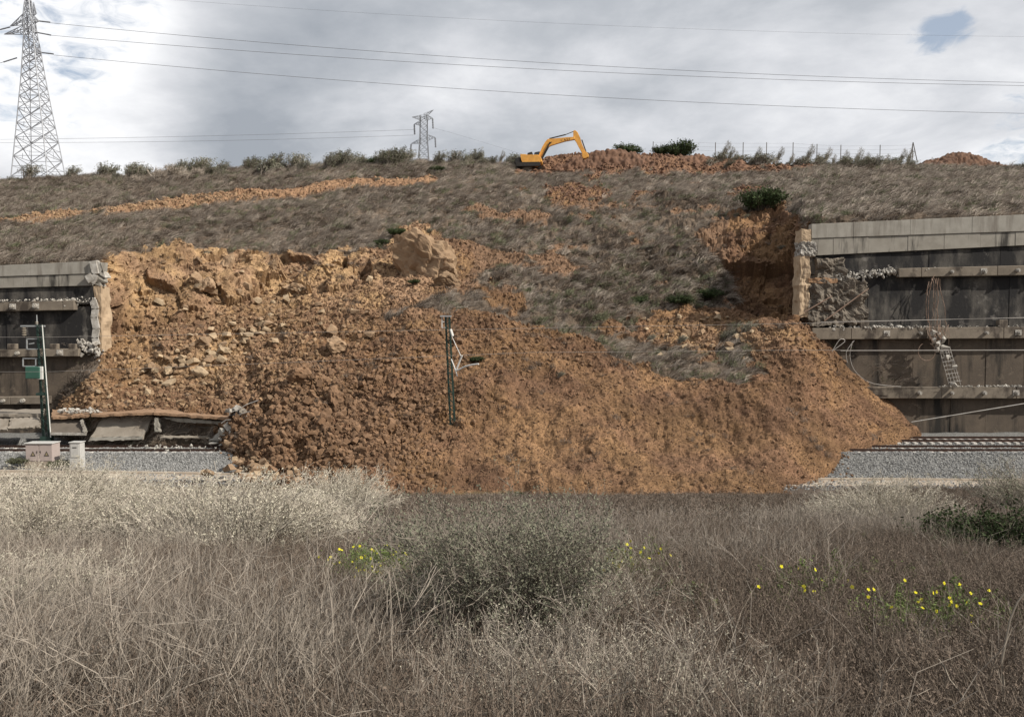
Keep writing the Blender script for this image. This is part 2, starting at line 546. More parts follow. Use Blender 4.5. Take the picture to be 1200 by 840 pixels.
bare |= in_poly(JX, JY, MIXED) & (patch + 0.6 * wob > -0.10)
bare |= in_poly(JX, JY, [(540, 225), (900, 215), (900, 245), (620, 250)]) & (patch > 0.45)
bare |= in_poly(JX, JY, [(420, 360), (470, 350), (520, 366), (440, 398), (405, 420), (370, 430)]) & (patch > 0.05)
bare[:, :] &= ~((cols[None] < 108) & (D > 66.4)) | in_poly(PX + 3 * wob, PY + 2.5 * wob2, TRACK)
bare &= ~((cols[None] > 940) & (D > 67.2) & (PY < 262) & (PY > 200))
bare = bare.astype(float)

# ---- relief
dU = np.gradient(P, axis=1); dT = np.gradient(P, axis=0)
Nn = np.cross(dU, dT); Nn /= np.linalg.norm(Nn, axis=-1, keepdims=True) + 1e-9
Nn *= np.where(Nn[..., 2:3] < 0, -1, 1)
toe_fade = np.clip((tt[:, None] - 0.3) / 0.7, 0, 1)
near_wall = np.clip(np.abs(D - 66.2) / 1.4, 0, 1)                     # keep the soil from breaking through the walls
is_wallcol = (cols < 122) | (cols > 938)
nw = np.where(is_wallcol[None], near_wall, 1.0)
nw[:, (cols < 50) | (cols > 1085)] *= np.clip((D[:, (cols < 50) | (cols > 1085)] - 67.6) / 3, 0, 1)
far = np.clip((130 - D) / 15, 0.15, 1)
big = fbm(P * 0.14 + 3, 4, 0.5)
mid = fbm(P * np.array([0.55, 0.55, 0.55]) + 9, 4, 0.55)
rd = ridged(P * 0.8 + 2, 4, 0.55)
f1, f2 = worley(P * 2.3, 1); clod = (f2 - f1).reshape(D.shape)
f1b, f2b = worley(P * 4.6 + 7, 2); clod2 = (f2b - f1b).reshape(D.shape)
rough_zone = np.clip(1 - np.hypot((PX - 360) / 190, (PY - 480) / 85), 0, 1)   # the darkest, most broken clods
scree = np.clip((PY - 400) / 80, 0, 1) * np.clip((PX - 480) / 120, 0, 1)
clod_amt = 0.8 + 1.0 * rough_zone - 0.4 * scree
disp = bare * (0.50 * big + 0.24 * mid + clod_amt * (0.20 * np.minimum(clod, .6) + 0.10 * np.minimum(clod2, .6)) + 0.06 * rd + rough_zone * 0.55 * fbm(P * 0.5 + 31, 3))
disp += (1 - bare) * (0.35 * big + 0.26 * mid + .10 * fbm(P * 1.6 + 3, 3)) * np.where(slump, 2.2, 1.0)
# cliffs of the scar: steep slabs and clefts
cliff = in_poly(PX, PY, [(112, 296), (290, 290), (430, 292), (440, 330), (330, 350), (260, 372), (180, 388), (120, 400)]).astype(float)
warp = np.stack([fbm(P * 0.6 + 5, 3), fbm(P * 0.6 + 25, 3), fbm(P * 0.6 + 45, 3)], -1) * 0.9
cw1, cw2 = worley((P + warp) * np.array([0.34, 0.3, 0.13]) + 5, 3)
slab = np.clip((cw2 - cw1).reshape(D.shape) * 5, 0, 1)
steps = fbm((P + warp) * np.array([0.30, 0.3, 0.10]) + 77, 3)
steps = np.round(steps * 3.0) / 3.0 * 0.6 + steps * 0.4
fac_a = facets((P + warp * .35) * np.array([0.38, 0.3, 0.22]) + 5, 3, .9)
fac_b = facets((P + warp * .2) * np.array([1.0, .8, .7]) + 15, 4, .9)
fac_c = facets(P * 2.6 + 25, 6, .9)
crest = np.clip((6.02 - tt[:, None]) * 5, 0, 1)
disp += cliff * crest * (1.15 * fac_a - .2 + 0.34 * fac_b + .10 * fac_c)
disp += in_poly(PX, PY, SCAR) * (0.35 * fac_a + 0.35 * fac_b)
disp += bare * scree * .10 * fbm(P * np.array([1.6, .35, .35]) + 4, 3)
disp += bare * (1 - cliff) * (1 - .75 * scree) * ((.30 + .45 * rough_zone) * fac_b * np.clip(.3 + .9 * big, .15, 1.2) + (.16 + .12 * rough_zone) * fac_c)
hollow = (in_poly(PX + 4 * wob, PY + 4 * wob2, [(862, 318), (905, 300), (938, 300), (938, 364), (900, 366), (868, 358), (850, 345)]) | in_poly(PX + 4 * wob, PY + 4 * wob2, [(806, 288), (850, 262), (905, 246), (930, 262), (925, 300), (895, 335), (858, 350), (838, 310)])).astype(float)
for _ in range(6):
    hollow[1:-1] = (hollow[:-2] + 2 * hollow[1:-1] + hollow[2:]) / 4
    hollow[:, 1:-1] = (hollow[:, :-2] + 2 * hollow[:, 1:-1] + hollow[:, 2:]) / 4
disp -= hollow * np.where(PY > 300, 2.2, .7)
disp *= toe_fade * nw * far
P = P + Nn * disp[..., None]
# gullies: mast shadow trench below the buried mast and an erosion rut at the left edge
HP = P
HX, HY = project(P)
# ---- colour
soil_a = np.array([0.216, 0.130, 0.074]); soil_b = np.array([0.132, 0.079, 0.046]); soil_c = np.array([0.385, 0.262, 0.155])
ta = np.clip(0.5 + 0.9 * fbm(P * 0.22 + 60, 4), 0, 1)[..., None]
tb = np.clip(0.5 + 1.1 * fbm(P * 1.7 + 20, 3), 0, 1)[..., None]
pale = np.clip((400 - PY) / 80, 0, 1) * np.clip((560 - PX) / 80, 0, 1)
pale = np.maximum(pale, np.clip(1 - np.hypot((PX - 240) / 130, (PY - 420) / 50), 0, 1))
pale = np.maximum(pale, np.clip(1 - np.hypot((PX - 850) / 110, (PY - 400) / 30), 0, 1))
pale = np.maximum(pale, 0.75 * np.clip((130 - PX) / 30, 0, 1))
pale = np.clip(pale * (0.6 + 0.9 * ta[..., 0]), 0, 1)[..., None]
soil = soil_a * ta + soil_b * (1 - ta)
soil = soil * (1 - pale * 0.75) + soil_c * pale * 0.75
soil = soil * (0.82 + 0.36 * tb)
yel = np.clip(.5 + 1.2 * fbm(P * .28 + 140, 4), 0, 1)[..., None]
soil = soil * (np.array([1.10, 1.08, .98]) * yel + np.array([.90, .86, .90]) * (1 - yel))
redbank = in_poly(PX, PY, BANK)[..., None]
soil = np.where(redbank, np.array([0.21, 0.122, 0.075]) * (0.8 + 0.4 * tb), soil)
thatch = np.array([0.125, 0.095, 0.070]) * (0.75 + 0.5 * tb)
soil = np.where(slump[..., None] & (PY < 345)[..., None], np.array([0.18, 0.112, 0.070]) * (0.75 + 0.5 * tb), soil)
soil = np.where(in_poly(PX, PY, [(-60, 250), (150, 232), (520, 198), (520, 222), (150, 260), (-60, 280)])[..., None], np.array([0.245, 0.148, 0.086]) * (0.7 + 0.6 * tb), soil)
soil = soil * (1 - .22 * rough_zone - .12 * np.clip(fbm(P * .35 + 81, 3), 0, 1))[..., None]
colr = soil * bare[..., None] + thatch * (1 - bare[..., None])
M_hill = material('hill_soil', None, (0.62, 1.30), attr='tone', scale=9.0, bump=1.0, bump_scale=7.0, rough=0.95, spec=0.15)
hme = np_mesh('hillside', P, grid_faces(*D.shape), M_hill, False)
ca = hme.color_attributes.new('tone', 'FLOAT_COLOR', 'POINT')
ca.data.foreach_set('color', np.concatenate([colr, np.ones(colr.shape[:2] + (1,))], -1).astype(np.float32).ravel())
hill = link('hillside', hme)
tag(hill, kind='structure')

# cell data for scattering
CC = (P[:-1, :-1] + P[1:, 1:]) / 2
e1 = P[1:, 1:] - P[:-1, :-1]; e2 = P[1:, :-1] - P[:-1, 1:]
CN = np.cross(e1, e2); AREA = np.linalg.norm(CN, axis=-1) / 2
CN /= np.linalg.norm(CN, axis=-1, keepdims=True) + 1e-9
CN *= np.where(CN[..., 2:3] < 0, -1, 1)
CPX, CPY = project(CC)
CB = bare[:-1, :-1]
def hill_points(n, weight, r=None):
    r = r or rng
    w = (weight * AREA).ravel()
    w = w / w.sum()
    idx = r.choice(len(w), n, p=w)
    a = np.unravel_index(idx, AREA.shape)
    u, v = r.random(n)[:, None], r.random(n)[:, None]
    p = (P[a[0], a[1]] * (1 - u) + P[a[0], a[1] + 1] * u) * (1 - v) + (P[a[0] + 1, a[1]] * (1 - u) + P[a[0] + 1, a[1] + 1] * u) * v
    return p, CN[a], a
# lookup: the hill point that shows nearest to a pixel
from mathutils import kdtree
_kd = kdtree.KDTree(D.size // 4 + 2)
_sel = [(i, j) for i in range(0, D.shape[0], 2) for j in range(40, D.shape[1] - 40, 2)]
_kd = kdtree.KDTree(len(_sel))
for q, (i, j) in enumerate(_sel):
    _kd.insert((HX[i, j], HY[i, j], 0.0 if i < tt.searchsorted(9.001) else 999.0), q)
_kd.balance()
def hill_at(px, py):
    best = None
    for co, q, dist in _kd.find_n((px, py, 0), 6):
        i, j = _sel[q]
        if best is None or P[i, j, 1] < P[best[0], best[1], 1]: best = (i, j)
    return Vector(P[best[0], best[1]]), Vector(Nn[best[0], best[1]])
def hill_z(x, y):
    """height of the hillside under a map position (coarse search)"""
    if not hasattr(hill_z, 'kd'):
        sel = [(i, j) for i in range(0, D.shape[0], 2) for j in range(0, D.shape[1], 3)]
        k = kdtree.KDTree(len(sel))
        for q, (i, j) in enumerate(sel): k.insert((P[i, j, 0], P[i, j, 1], 0), q)
        k.balance(); hill_z.kd, hill_z.sel = k, sel
    co, q, dist = hill_z.kd.find((x, y, 0))
    i, j = hill_z.sel[q]
    return float(P[i, j, 2])
# ------------------------------------------------------------------ trackbed, path, puddle
M_ballast = material('grey_ballast', (0.07, 0.07, 0.067), (0.26, 0.255, 0.24), scale=9.0, bump=1.0, bump_scale=9)
M_path = material('pale_dust', (0.42, 0.36, 0.29), (0.30, 0.24, 0.18), scale=1.3, bump=0.6, bump_scale=12)
M_water = material('muddy_water', (0.13, 0.095, 0.05), (0.16, 0.12, 0.07), rough=0.08, spec=0.5, scale=0.6)
M_concrete = material('pale_concrete', (0.33, 0.31, 0.27), (0.245, 0.228, 0.195), scale=1.2, bump=0.35, bump_scale=9,
                      streak=((0.17, 0.15, 0.125), 1, (1.3, 1.3, 0.18), 0.52, 0.70))
M_concrete_b = material('worn_coping_concrete', (0.30, 0.278, 0.238), (0.225, 0.205, 0.172), scale=1.5, bump=0.35, bump_scale=9,
                      streak=((0.05, 0.046, 0.04), 1, (0.9, 0.9, 0.12), 0.56, 0.66))
M_stained = material('stained_panel', (0.135, 0.122, 0.104), (0.045, 0.041, 0.037), scale=0.7, bump=0.6, bump_scale=6,
                     streak=((0.018, 0.017, 0.017), 1, (0.62, 0.62, 0.20), 0.39, 0.55, (0.19, 0.175, 0.155)))
M_stained_b = material('brown_stained_panel', (0.125, 0.098, 0.073), (0.075, 0.060, 0.047), scale=0.9, bump=0.5, bump_scale=8,
                     streak=((0.024, 0.021, 0.018), 1, (0.75, 0.75, 0.12), 0.48, 0.62, (0.17, 0.135, 0.10)))
M_beam = material('anchor_beam_concrete', (0.215, 0.18, 0.14), (0.14, 0.116, 0.09), scale=1.4, bump=0.5, bump_scale=10,
                  streak=((0.06, 0.048, 0.038), 1, (0.8, 0.8, 0.5), 0.50, 0.62))
M_white = material('fresh_broken_concrete', (0.50, 0.475, 0.43), (0.24, 0.215, 0.18), scale=3.0, bump=0.7, bump_scale=12)
M_buff = material('buff_sprayed_concrete', (0.44, 0.33, 0.22), (0.34, 0.25, 0.165), scale=0.8, bump=0.6, bump_scale=6)
M_rail = material('rusty_rail', (0.075, 0.042, 0.030), (0.045, 0.028, 0.022), scale=2, rough=0.6, metallic=0.3)
M_sleeper = material('sleeper_concrete', (0.55, 0.52, 0.47), (0.42, 0.39, 0.35), scale=2, per_object=0.15)
M_black = material('dark_void', (0.02, 0.02, 0.02), (0.035, 0.03, 0.028))

def sheet(name, xs, ys, zf, mat, kind='structure'):
    A, B = np.meshgrid(xs, ys)
    V = np.stack([A, B, zf(A, B)], -1)
    return tag(link(name, np_mesh(name, V, grid_faces(len(ys), len(xs)), mat, True)), kind=kind)
def ballast_z(A, B):
    g0 = ground_z(A, np.full_like(B, 53.0)) - 0.15
    t = np.clip((B - 53.0) / 2.1, 0, 1)
    P_ = np.stack([A, B, A * 0], -1)
    z = g0 + t * (-0.20 - g0) + 0.035 * perlin(P_ * 3.1) + 0.05 * perlin(P_ * 0.6)
    dep = np.clip((B - 58.9) / 0.3, 0, 1) * np.clip((60.5 - B) / 0.3, 0, 1)
    return z - 0.12 * dep
bl = sheet('ballast_bed', np.arange(-62, 62.1, 0.25), np.concatenate([[52.8], np.arange(53, 66.2, 0.2)]), ballast_z, M_ballast)
pt = sheet('service_path', np.arange(-62, 62.1, 0.5), np.linspace(50.9, 53.1, 7),
           lambda A, B: ground_z(A, B) + 0.03 - 0.10 * np.clip(np.abs(B - 52) - 0.75 - 0.3 * perlin(np.stack([A * .4, B, B], -1)), 0, 1), M_path)
pw = sheet('puddle_water', np.arange(-27, 1, 0.5), np.arange(44, 52.1, 0.5), lambda A, B: A * 0 - 1.31, M_water)
# low kerb along the right-hand ballast
kb = MB()
for x in np.arange(17, 60, 2.0):
    kb.box((x + 1, 52.75, float(ground_z(x + 1, 52.75)) + 0.07), (1.98, 0.22, 0.14))
tag(kb.build('concrete_kerb', M_path), 'low pale concrete kerb at the foot of the grey ballast, right of the slide', 'kerb')
# cable trough by the left cabinets
kb = MB()
for x in np.arange(-60, -14.5, 1.5):
    kb.box((x + .75, 52.5, float(ground_z(x + .75, 52.5)) + 0.05), (1.46, 0.40, 0.13), rot=(0, random.uniform(-.01, .01), 0))
tag(kb.build('cable_trough', M_path), 'pale concrete cable trough lid strip beside the two cabinets', 'trough')

def rail_mesh(x0, x1):
    prof = [(-.075, -.16), (.075, -.16), (.075, -.145), (.012, -.12), (.012, -.04), (.036, -.03), (.036, 0), (-.036, 0), (-.036, -.03), (-.012, -.04), (-.012, -.12), (-.075, -.145)]
    m = MB(); m.prism(prof, x0, x1, Matrix.Rotation(-math.pi / 2, 4, 'Z'))
    return m.mesh('rail', M_rail)
def track(label, yc, x0, x1, spans):
    t = empty('railway_track', ((x0 + x1) / 2, yc, 0), label, 'railway track')
    rm = rail_mesh(x0 - (x0 + x1) / 2, x1 - (x0 + x1) / 2)
    for sgn in (-1, 1):
        link('rail', rm, t, loc=(0, sgn * 0.835, 0))
    sm = MB().box((0, 0, -0.245), (0.26, 2.6, 0.17), bev=0.02).mesh('sleeper', M_sleeper)
    for (a, b) in spans:
        for x in np.arange(a, b, 0.6):
            sp = link('sleeper', sm, t, loc=(x - (x0 + x1) / 2, random.uniform(-.02, .02), 0), rot=(0, 0, random.uniform(-.01, .01)))
    return t
track('near railway track emerging on both sides of the soil heap', 56.85, -55, 56, [(-36, -16.5), (18, 45)])
track('far railway track running at the foot of the right retaining wall', 61.4, 20, 56, [(22, 45)])

# ------------------------------------------------------------------ retaining walls
def lump(n, r, seed, flat=1.0):
    """angular stone: hull of scattered points"""
    rs = np.random.default_rng(seed)
    p = np.array([(x, y, z) for x in (-.6, .6) for y in (-.6, .6) for z in (-.6, .6)]) + rs.uniform(-.34, .34, (8, 3))
    q_ = rs.normal(size=(3, 3)); p = np.concatenate([p, q_ / np.linalg.norm(q_, axis=1)[:, None] * .95])
    p *= r * np.array([1, 1, flat])
    bm = bmesh.new()
    for q in p: bm.verts.new(q)
    h = bmesh.ops.convex_hull(bm, input=bm.verts[:])
    bmesh.ops.delete(bm, geom=[v for v in bm.verts if not v.link_faces], context='VERTS')
    return bm
LUMPS = []
for k in range(10):
    bm = lump(9 + k % 4, 1.0, 300 + k, 0.75)
    bm.verts.ensure_lookup_table()
    LUMPS.append((np.array([v.co[:] for v in bm.verts]), [[v.index for v in f.verts] for f in bm.faces])); bm.free()
for k, (vv, ffc) in enumerate(LUMPS):
    tri = []
    for f_ in ffc:
        for q in range(1, len(f_) - 1): tri.append((f_[0], f_[q], f_[q + 1]))
    LUMPS[k] = (vv, np.array(tri))
def lump_field(name, pts, sizes, mat, parent=None, stretch=None):
    """many angular fragments joined in one mesh"""
    VV, FF, o = [], [], 0
    for p, s_ in zip(pts, sizes):
        v, f = LUMPS[random.randrange(len(LUMPS))]
        R = np.array(Euler((random.uniform(0, 6.28), random.uniform(0, 6.28), random.uniform(0, 6.28))).to_matrix())
        sc = np.array([random.uniform(.7, 1.3), random.uniform(.7, 1.3), random.uniform(.5, 1.0)]) * s_
        q = (v * sc) @ R.T
        if stretch is not None: q = q * np.array(stretch)
        VV.append(q + np.array(p)); FF.append(f + o); o += len(v)
    return link(name, np_mesh(name, np.concatenate(VV), np.concatenate(FF), mat), parent)

def zline(px0, py0, px1, py1, d):
    a, b = W(px0, py0, d), W(px1, py1, d)
    return lambda x: a.z + (b.z - a.z) * (x - a.x) / (b.x - a.x)
def block(name, xa, xb, zt, zb, y0, y1, mat, parent, bev=0.015, dx=0.0, tilt=0.0):
    """block with sloping top and bottom lines; front at y0, back at y1"""
    m = MB(); bm = m.bm
    xa += 0.005; xb -= 0.005
    v = []
    for y in (y0, y1):
        v += [bm.verts.new((xa, y, zb(xa))), bm.verts.new((xb, y, zb(xb))), bm.verts.new((xb, y, zt(xb))), bm.verts.new((xa, y, zt(xa)))]
    for f in ((0, 1, 2, 3), (7, 6, 5, 4), (0, 4, 5, 1), (1, 5, 6, 2), (2, 6, 7, 3), (3, 7, 4, 0)):
        bm.faces.new([v[q] for q in f])
    if bev:
        bmesh.ops.bevel(bm, geom=bm.edges[:], offset=bev, segments=1, affect='EDGES')
    return m.build(name, mat, parent)
def anchor(parent, x, z, y, mat=None, r=0.15, plate=True):
    m = MB()
    if plate: m.box((0, 0.02, 0), (0.48, 0.06, 0.42), bev=.01)
    m.cyl((0, -0.10, 0), (0, 1, 0), r, 0.22, 10)
    m.cyl((0, -0.26, 0), (0, 1, 0), r * .6, 0.12, 8)
    return m.build('anchor_head', mat or M_white, parent, loc=(x, y, z))

def wall(label, px_a, px_b, ref, cop1, cop2, t1b, beams, anchors, stub_px, x_end_dir):
    """ref = the two px at which the line heights are given"""
    r0, r1 = ref
    xa, xb = W(px_a, 400, 66).x, W(px_b, 400, 66).x
    t = empty('retaining_wall', (0, 0, 0), label, 'retaining wall')
    def Lz(pair, d): return zline(r0, pair[0], r1, pair[1], d)
    def spans(w, off):
        e = [xa]
        x = xa + off
        while x < xb - 0.6:
            e.append(x); x += w * random.uniform(0.92, 1.08)
        e.append(xb)
        return list(zip(e, e[1:]))
    # coping course and the band under it
    for (a, b) in spans(4.6, 3.2):
        block('coping_block', a, b, Lz(cop1, 65.75), Lz(cop2, 65.75), 65.75 + random.uniform(-.015, .015), 66.45, M_concrete, t)
    zb = Lz(t1b, 65.8)
    z2 = Lz(cop2, 65.8)
    for q, (a, b) in enumerate(spans(2.9, 1.7)):
        block('band_panel', a, b, lambda x: z2(x) - 0.012, zb, 65.83 + random.uniform(-.02, .02), 66.40, M_concrete_b, t)
    # stained tiers between anchor beams
    tops = [t1b] + [b_[1] for b_ in beams]
    bots = [b_[0] for b_ in beams] + [None]
    for k in range(len(tops)):
        zt = Lz(tops[k], 66)
        zt2 = lambda x, zt=zt: zt(x) + 0.25
        zbm = Lz(bots[k], 66) if bots[k] else (lambda x: -1.2)
        zb2 = (lambda x, z=zbm: z(x) - 0.3) if bots[k] else zbm
        if k == 0: zt2 = lambda x, zt=zt: zt(x) - 0.01
        for (a, b) in spans(2.75, 1.1 + 0.7 * k):
            block('wall_panel', a, b, zt2, zb2, 66.02 + random.uniform(-.02, .03), 66.36, M_stained if k < 2 else M_stained_b, t, bev=0.012)
    for k, (tp, bt, y0, skip) in enumerate(beams):
        zt, zbm = Lz(tp, y0), Lz(bt, y0)
        for (a, b) in spans(6.0, 2.0 + k):
            if skip and a < skip[1] and b > skip[0]:
                a2, b2 = (max(a, skip[1]), b) if skip[0] <= xa + .1 else (a, min(b, skip[0]))
                if b2 - a2 < 0.4: continue
                a, b = a2, b2
            block('anchor_beam', a, b, zt, zbm, y0, 66.0, M_beam, t, bev=0.04)
        for px in anchors[k]:
            x = W(px, 400, y0).x
            anchor(t, x, (zt(x) + zbm(x)) / 2, y0 - 0.03, r=random.uniform(.13, .17), plate=random.random() < .4)
    return t, Lz, xa, xb
random.seed(21)
XR = lambda px, d=66: W(px, 400, d).x
right_wall, LzR, xra, xrb = wall('tiered dark stained retaining wall right of the landslide with pale coping', 948, 1420, (945, 1200),
    (263, 251.5), (279.5, 271), (300, 287.5),
    [((317, 311), (327, 322.5), 65.45, (0, XR(1048))), ((384.5, 383), (398, 396.5), 65.35, None), ((453.5, 453.5), (467, 467), 65.3, None)],
    [(1113, 1151, 1190, 1229), (1039, 1078, 1155, 1193, 1231), (1078, 1116, 1154, 1192, 1231)], None, 1)
left_wall, LzL, xla, xlb = wall('dark stained retaining wall left of the landslide with pale coping', -220, 110, (0, 110),
    (311, 306), (324, 320.5), (337.5, 334.5),
    [((354, 351.5), (365, 363), 65.45, (XR(92), 99)), ((409.5, 408), (418.5, 417.5), 65.35, (XR(97), 99)), ((465, 464), (474, 473), 65.3, (XR(60), 99))],
    [(-35, 16, 43), (-28, 21, 70), (-40, 3, 26)], None, -1)
# small concrete seats standing on the second beams
for px, w_ in ((15, 9), (64, 8), (86, 8)):
    p = W(px, 406, 65.6)
    link('beam_seat', MB().box((0, 0, 0), (w_ * .066, 0.5, 0.42), bev=.03).mesh('beam_seat', M_beam), left_wall, loc=p)
for px in (1174, 1012):
    p = W(px, 379.5, 65.6)
    link('beam_seat', MB().box((0, 0, 0), (10 * .066, 0.5, 0.62), bev=.03).mesh('beam_seat', M_beam), right_wall, loc=p)
# crushed white fragments lying along the beams
def edge_rubble(parent, px0, px1, py0, py1, d, n, smin, smax, name='rubble_edge', mat=M_white, jit=0.12):
    pts, sz = [], []
    for _ in range(n):
        u = random.random()
        p = W(px0 + (px1 - px0) * u, py0 + (py1 - py0) * u, d)
        pts.append((p.x + random.gauss(0, .1), p.y + random.uniform(-.15, .25), p.z + random.gauss(0, jit)))
        sz.append(random.uniform(smin, smax))
    o = lump_field(name, pts, sz, mat, parent); o['kind'] = 'stuff'
    return o
edge_rubble(right_wall, 975, 1050, 326, 318, 65.7, 260, .04, .15, jit=.15)
edge_rubble(right_wall, 1040, 1100, 318, 315, 65.6, 60, .04, .10, jit=.05)
edge_rubble(right_wall, 975, 1090, 383.5, 383.5, 65.5, 150, .05, .15, jit=.06)
edge_rubble(right_wall, 1100, 1200, 382.6, 382, 65.5, 40, .03, .07, jit=.03)
edge_rubble(right_wall, 1105, 1200, 453, 452.5, 65.5, 120, .04, .12, jit=.03)
edge_rubble(left_wall, 40, 112, 355, 352, 65.7, 60, .06, .16, jit=.12)
edge_rubble(left_wall, 92, 116, 404, 412, 65.7, 70, .08, .22, jit=.3)
edge_rubble(left_wall, 0, 92, 352.5, 350.5, 65.5, 60, .03, .08, jit=.03)
# torn white edge down the end of the left wall
m = MB()
pz = [(109, 352), (112, 362), (110.5, 372), (113, 385), (111.5, 396), (113.5, 404)]
for (a, b) in zip(pz, pz[1:]):
    m.bar(W(*a, 65.9), W(*b, 65.9), .16, .5)
m.build('torn_edge', M_white, left_wall)
m = MB()
for (a, b, w_) in (((109, 306), (112.3, 321), .2), ((103, 322), (108, 330), .25), ((112, 322), (107, 331), .2)):
    m.bar(W(*a, 65.6), W(*b, 65.6), w_, .5)
m.build('torn_edge', M_white, left_wall)
# broken end chunks beside the left wall
cg = empty('broken_coping_end', W(118, 320, 66.2), 'shattered pale end of the left wall coping hanging by the cliff', 'concrete debris')
base = cg.location
for (px, py, sx, sz_, mt) in ((118, 315, .55, .9, M_white), (122.5, 313, .35, .7, M_concrete), (115, 310, .2, .6, M_white), (119, 327, .75, .75, M_concrete), (122, 323, .45, .6, M_white), (117, 334, .45, .35, M_concrete), (112, 325, .35, .3, M_white)):
    v, f = LUMPS[random.randrange(10)]
    o = link('chunk', np_mesh('chunk', v * np.array([sx, .45, sz_]) * .9, f, mt), cg, loc=W(px, py, 66.3) - base, rot=(0, random.uniform(-.3, .3), 0))
# buff end face of the left wall cut
def rough_block(name, x0, x1, y0, y1, z0, z1, mat, amp=0.12, n=26, seed=0, scale=1.0, parent=None):
    """box with a broken, uneven surface"""
    bm = bmesh.new()
    bmesh.ops.create_cube(bm, size=1.0)
    bmesh.ops.subdivide_edges(bm, edges=bm.edges[:], cuts=n, use_grid_fill=True)
    V_ = np.array([v.co[:] for v in bm.verts])
    Nn_ = V_ / (np.abs(V_).max(1)[:, None] + 1e-9) * 0.5
    Q = (V_ + .5) * np.array([x1 - x0, y1 - y0, z1 - z0]) + np.array([x0, y0, z0])
    dsp = fbm(Q * 1.1 * scale + seed, 4, .6)[:, None] * amp
    nr = Nn_ / np.linalg.norm(Nn_, axis=1)[:, None]
    Q = Q + nr * dsp * 2
    for v, q in zip(bm.verts, Q): v.co = q
    me = bpy.data.meshes.new(name); bm.to_mesh(me); bm.free()
    me.materials.append(mat)
    return link(name, me, parent)
zb_ = W(116, 412, 66.3).z
e_ = rough_block('cut_face', XR(111), XR(119), 66.05, 67.6, zb_, W(116, 336, 66.3).z, M_buff, .07, 18, 3, parent=left_wall)
e_['label'] = 'buff sprayed concrete end face of the wall'
# pier and broken face at the near end of the right wall
M_roughface0 = material('rubble_face', (0.50, 0.47, 0.42), (0.10, 0.085, 0.07), scale=4.0, bump=1.0, bump_scale=9)
pr = empty('broken_wall_pier', W(940, 368, 65.9), 'tall buff broken pier at the left end of the right retaining wall', 'pier')
b0 = pr.location
def rel(o, base): o.location = -base; return o
o = rough_block('pier_shaft', XR(934.5), XR(946), 65.6, 67.2, W(940, 372, 65.8).z, W(940, 300, 65.8).z, M_buff, .08, 20, 9); o.parent = pr; rel(o, b0)
o = rough_block('pier_rubble', XR(935), XR(953), 65.55, 67.0, W(940, 300.5, 65.8).z, W(940, 284, 65.8).z, M_roughface0, .07, 22, 2, 2.5); o.parent = pr; rel(o, b0)
o = rough_block('pier_cap', XR(936), XR(946.5), 65.65, 67.1, W(940, 284.5, 65.8).z, W(940, 269, 65.8).z, M_buff, .04, 10, 5); o.parent = pr; rel(o, b0)
M_roughface = material('broken_grey_face', (0.22, 0.185, 0.145), (0.08, 0.068, 0.055), scale=1.4, bump=1.0, bump_scale=5)
o = rough_block('broken_concrete_face', XR(945), XR(1012), 65.55, 66.3, W(960, 381, 65.8).z, W(960, 329, 65.8).z, M_roughface, .22, 40, 4, 0.9)
o.parent = right_wall; o['label'] = 'rough broken patch of wall with torn surface'
o = rough_block('soil_on_ledge', XR(944), XR(978), 65.5, 66.3, W(960, 332, 65.8).z, W(960, 326.5, 65.8).z, material('ledge_soil', (.30, .18, .10), (.2, .12, .07)), .06, 14, 4); o.parent = right_wall
o = rough_block('torn_concrete_lip', XR(955), XR(985), 65.7, 66.2, W(960, 326, 65.8).z, W(960, 303, 65.8).z, M_roughface, .18, 14, 14); o.parent = right_wall
M_rust = material('rusty_steel', (0.20, 0.12, 0.08), (0.30, 0.22, 0.17), scale=3, rough=0.7)
M_wire = material('steel_wire', (0.42, 0.40, 0.37), (0.30, 0.27, 0.24), scale=3, rough=0.5, metallic=0.2)
# leaning rods that throw the diagonal shadows
for (a, b) in (((942, 366), (975, 347)), ((966, 376), (1018, 338))):
    m = MB().tube([W(*a, 65.3), W(*b, 65.15)], 0.05, 6)
    o = m.build('anchor_rod', M_rust, right_wall)
# hanging anchor cables with a torn reinforcement cage
cb = empty('hanging_anchor_cables', W(1097, 326, 65.2), 'bundle of loose rusty anchor cables hanging from the top beam of the right wall', 'cables')
b0 = Vector(cb.location)
random.seed(5)
for (p0, p1, p2) in (((1092, 326), (1084, 352), (1090, 384)), ((1094, 326), (1094, 355), (1092, 384)), ((1096, 326), (1097, 350), (1095, 383)), ((1098, 326), (1100, 352), (1098, 383)),
                     ((1100, 327), (1108, 360), (1108, 392)), ((1096, 322), (1090, 330), (1085, 345)), ((1088, 330), (1083, 350), (1087, 378)), ((1099, 326), (1101, 360), (1096, 400))):
    pts = []
    for q in range(9):
        t_ = q / 8
        A = Vector(W(*p0, 65.2)) * (1 - t_) ** 2 + Vector(W(*p1, 64.9)) * 2 * t_ * (1 - t_) + Vector(W(*p2, 65.1)) * t_ ** 2
        pts.append(A - b0 + Vector((random.gauss(0, .03), random.gauss(0, .06), 0)))
    MB().tube(pts, 0.022, 5).build('cable', M_rust, cb)
cg = empty('torn_rebar_cage', W(1112, 425, 65), 'torn reinforcement cage with white concrete lumps hanging below the cables', 'rebar cage')
b0 = Vector(cg.location)
m = MB()
for k in range(16):
    a = W(1086 + k * 1.6 + random.uniform(-3, 3), 378 + random.uniform(-4, 6), 65.0)
    b = W(1090 + k * 1.5 + random.uniform(-5, 5), 396 + random.uniform(-3, 8), 64.8)
    m.tube([a - b0, (a + b) / 2 - b0 + Vector((random.gauss(0, .2), random.gauss(0, .1), 0)), b - b0], .02, 4)
m.build('twisted_bars', M_rust, cg)
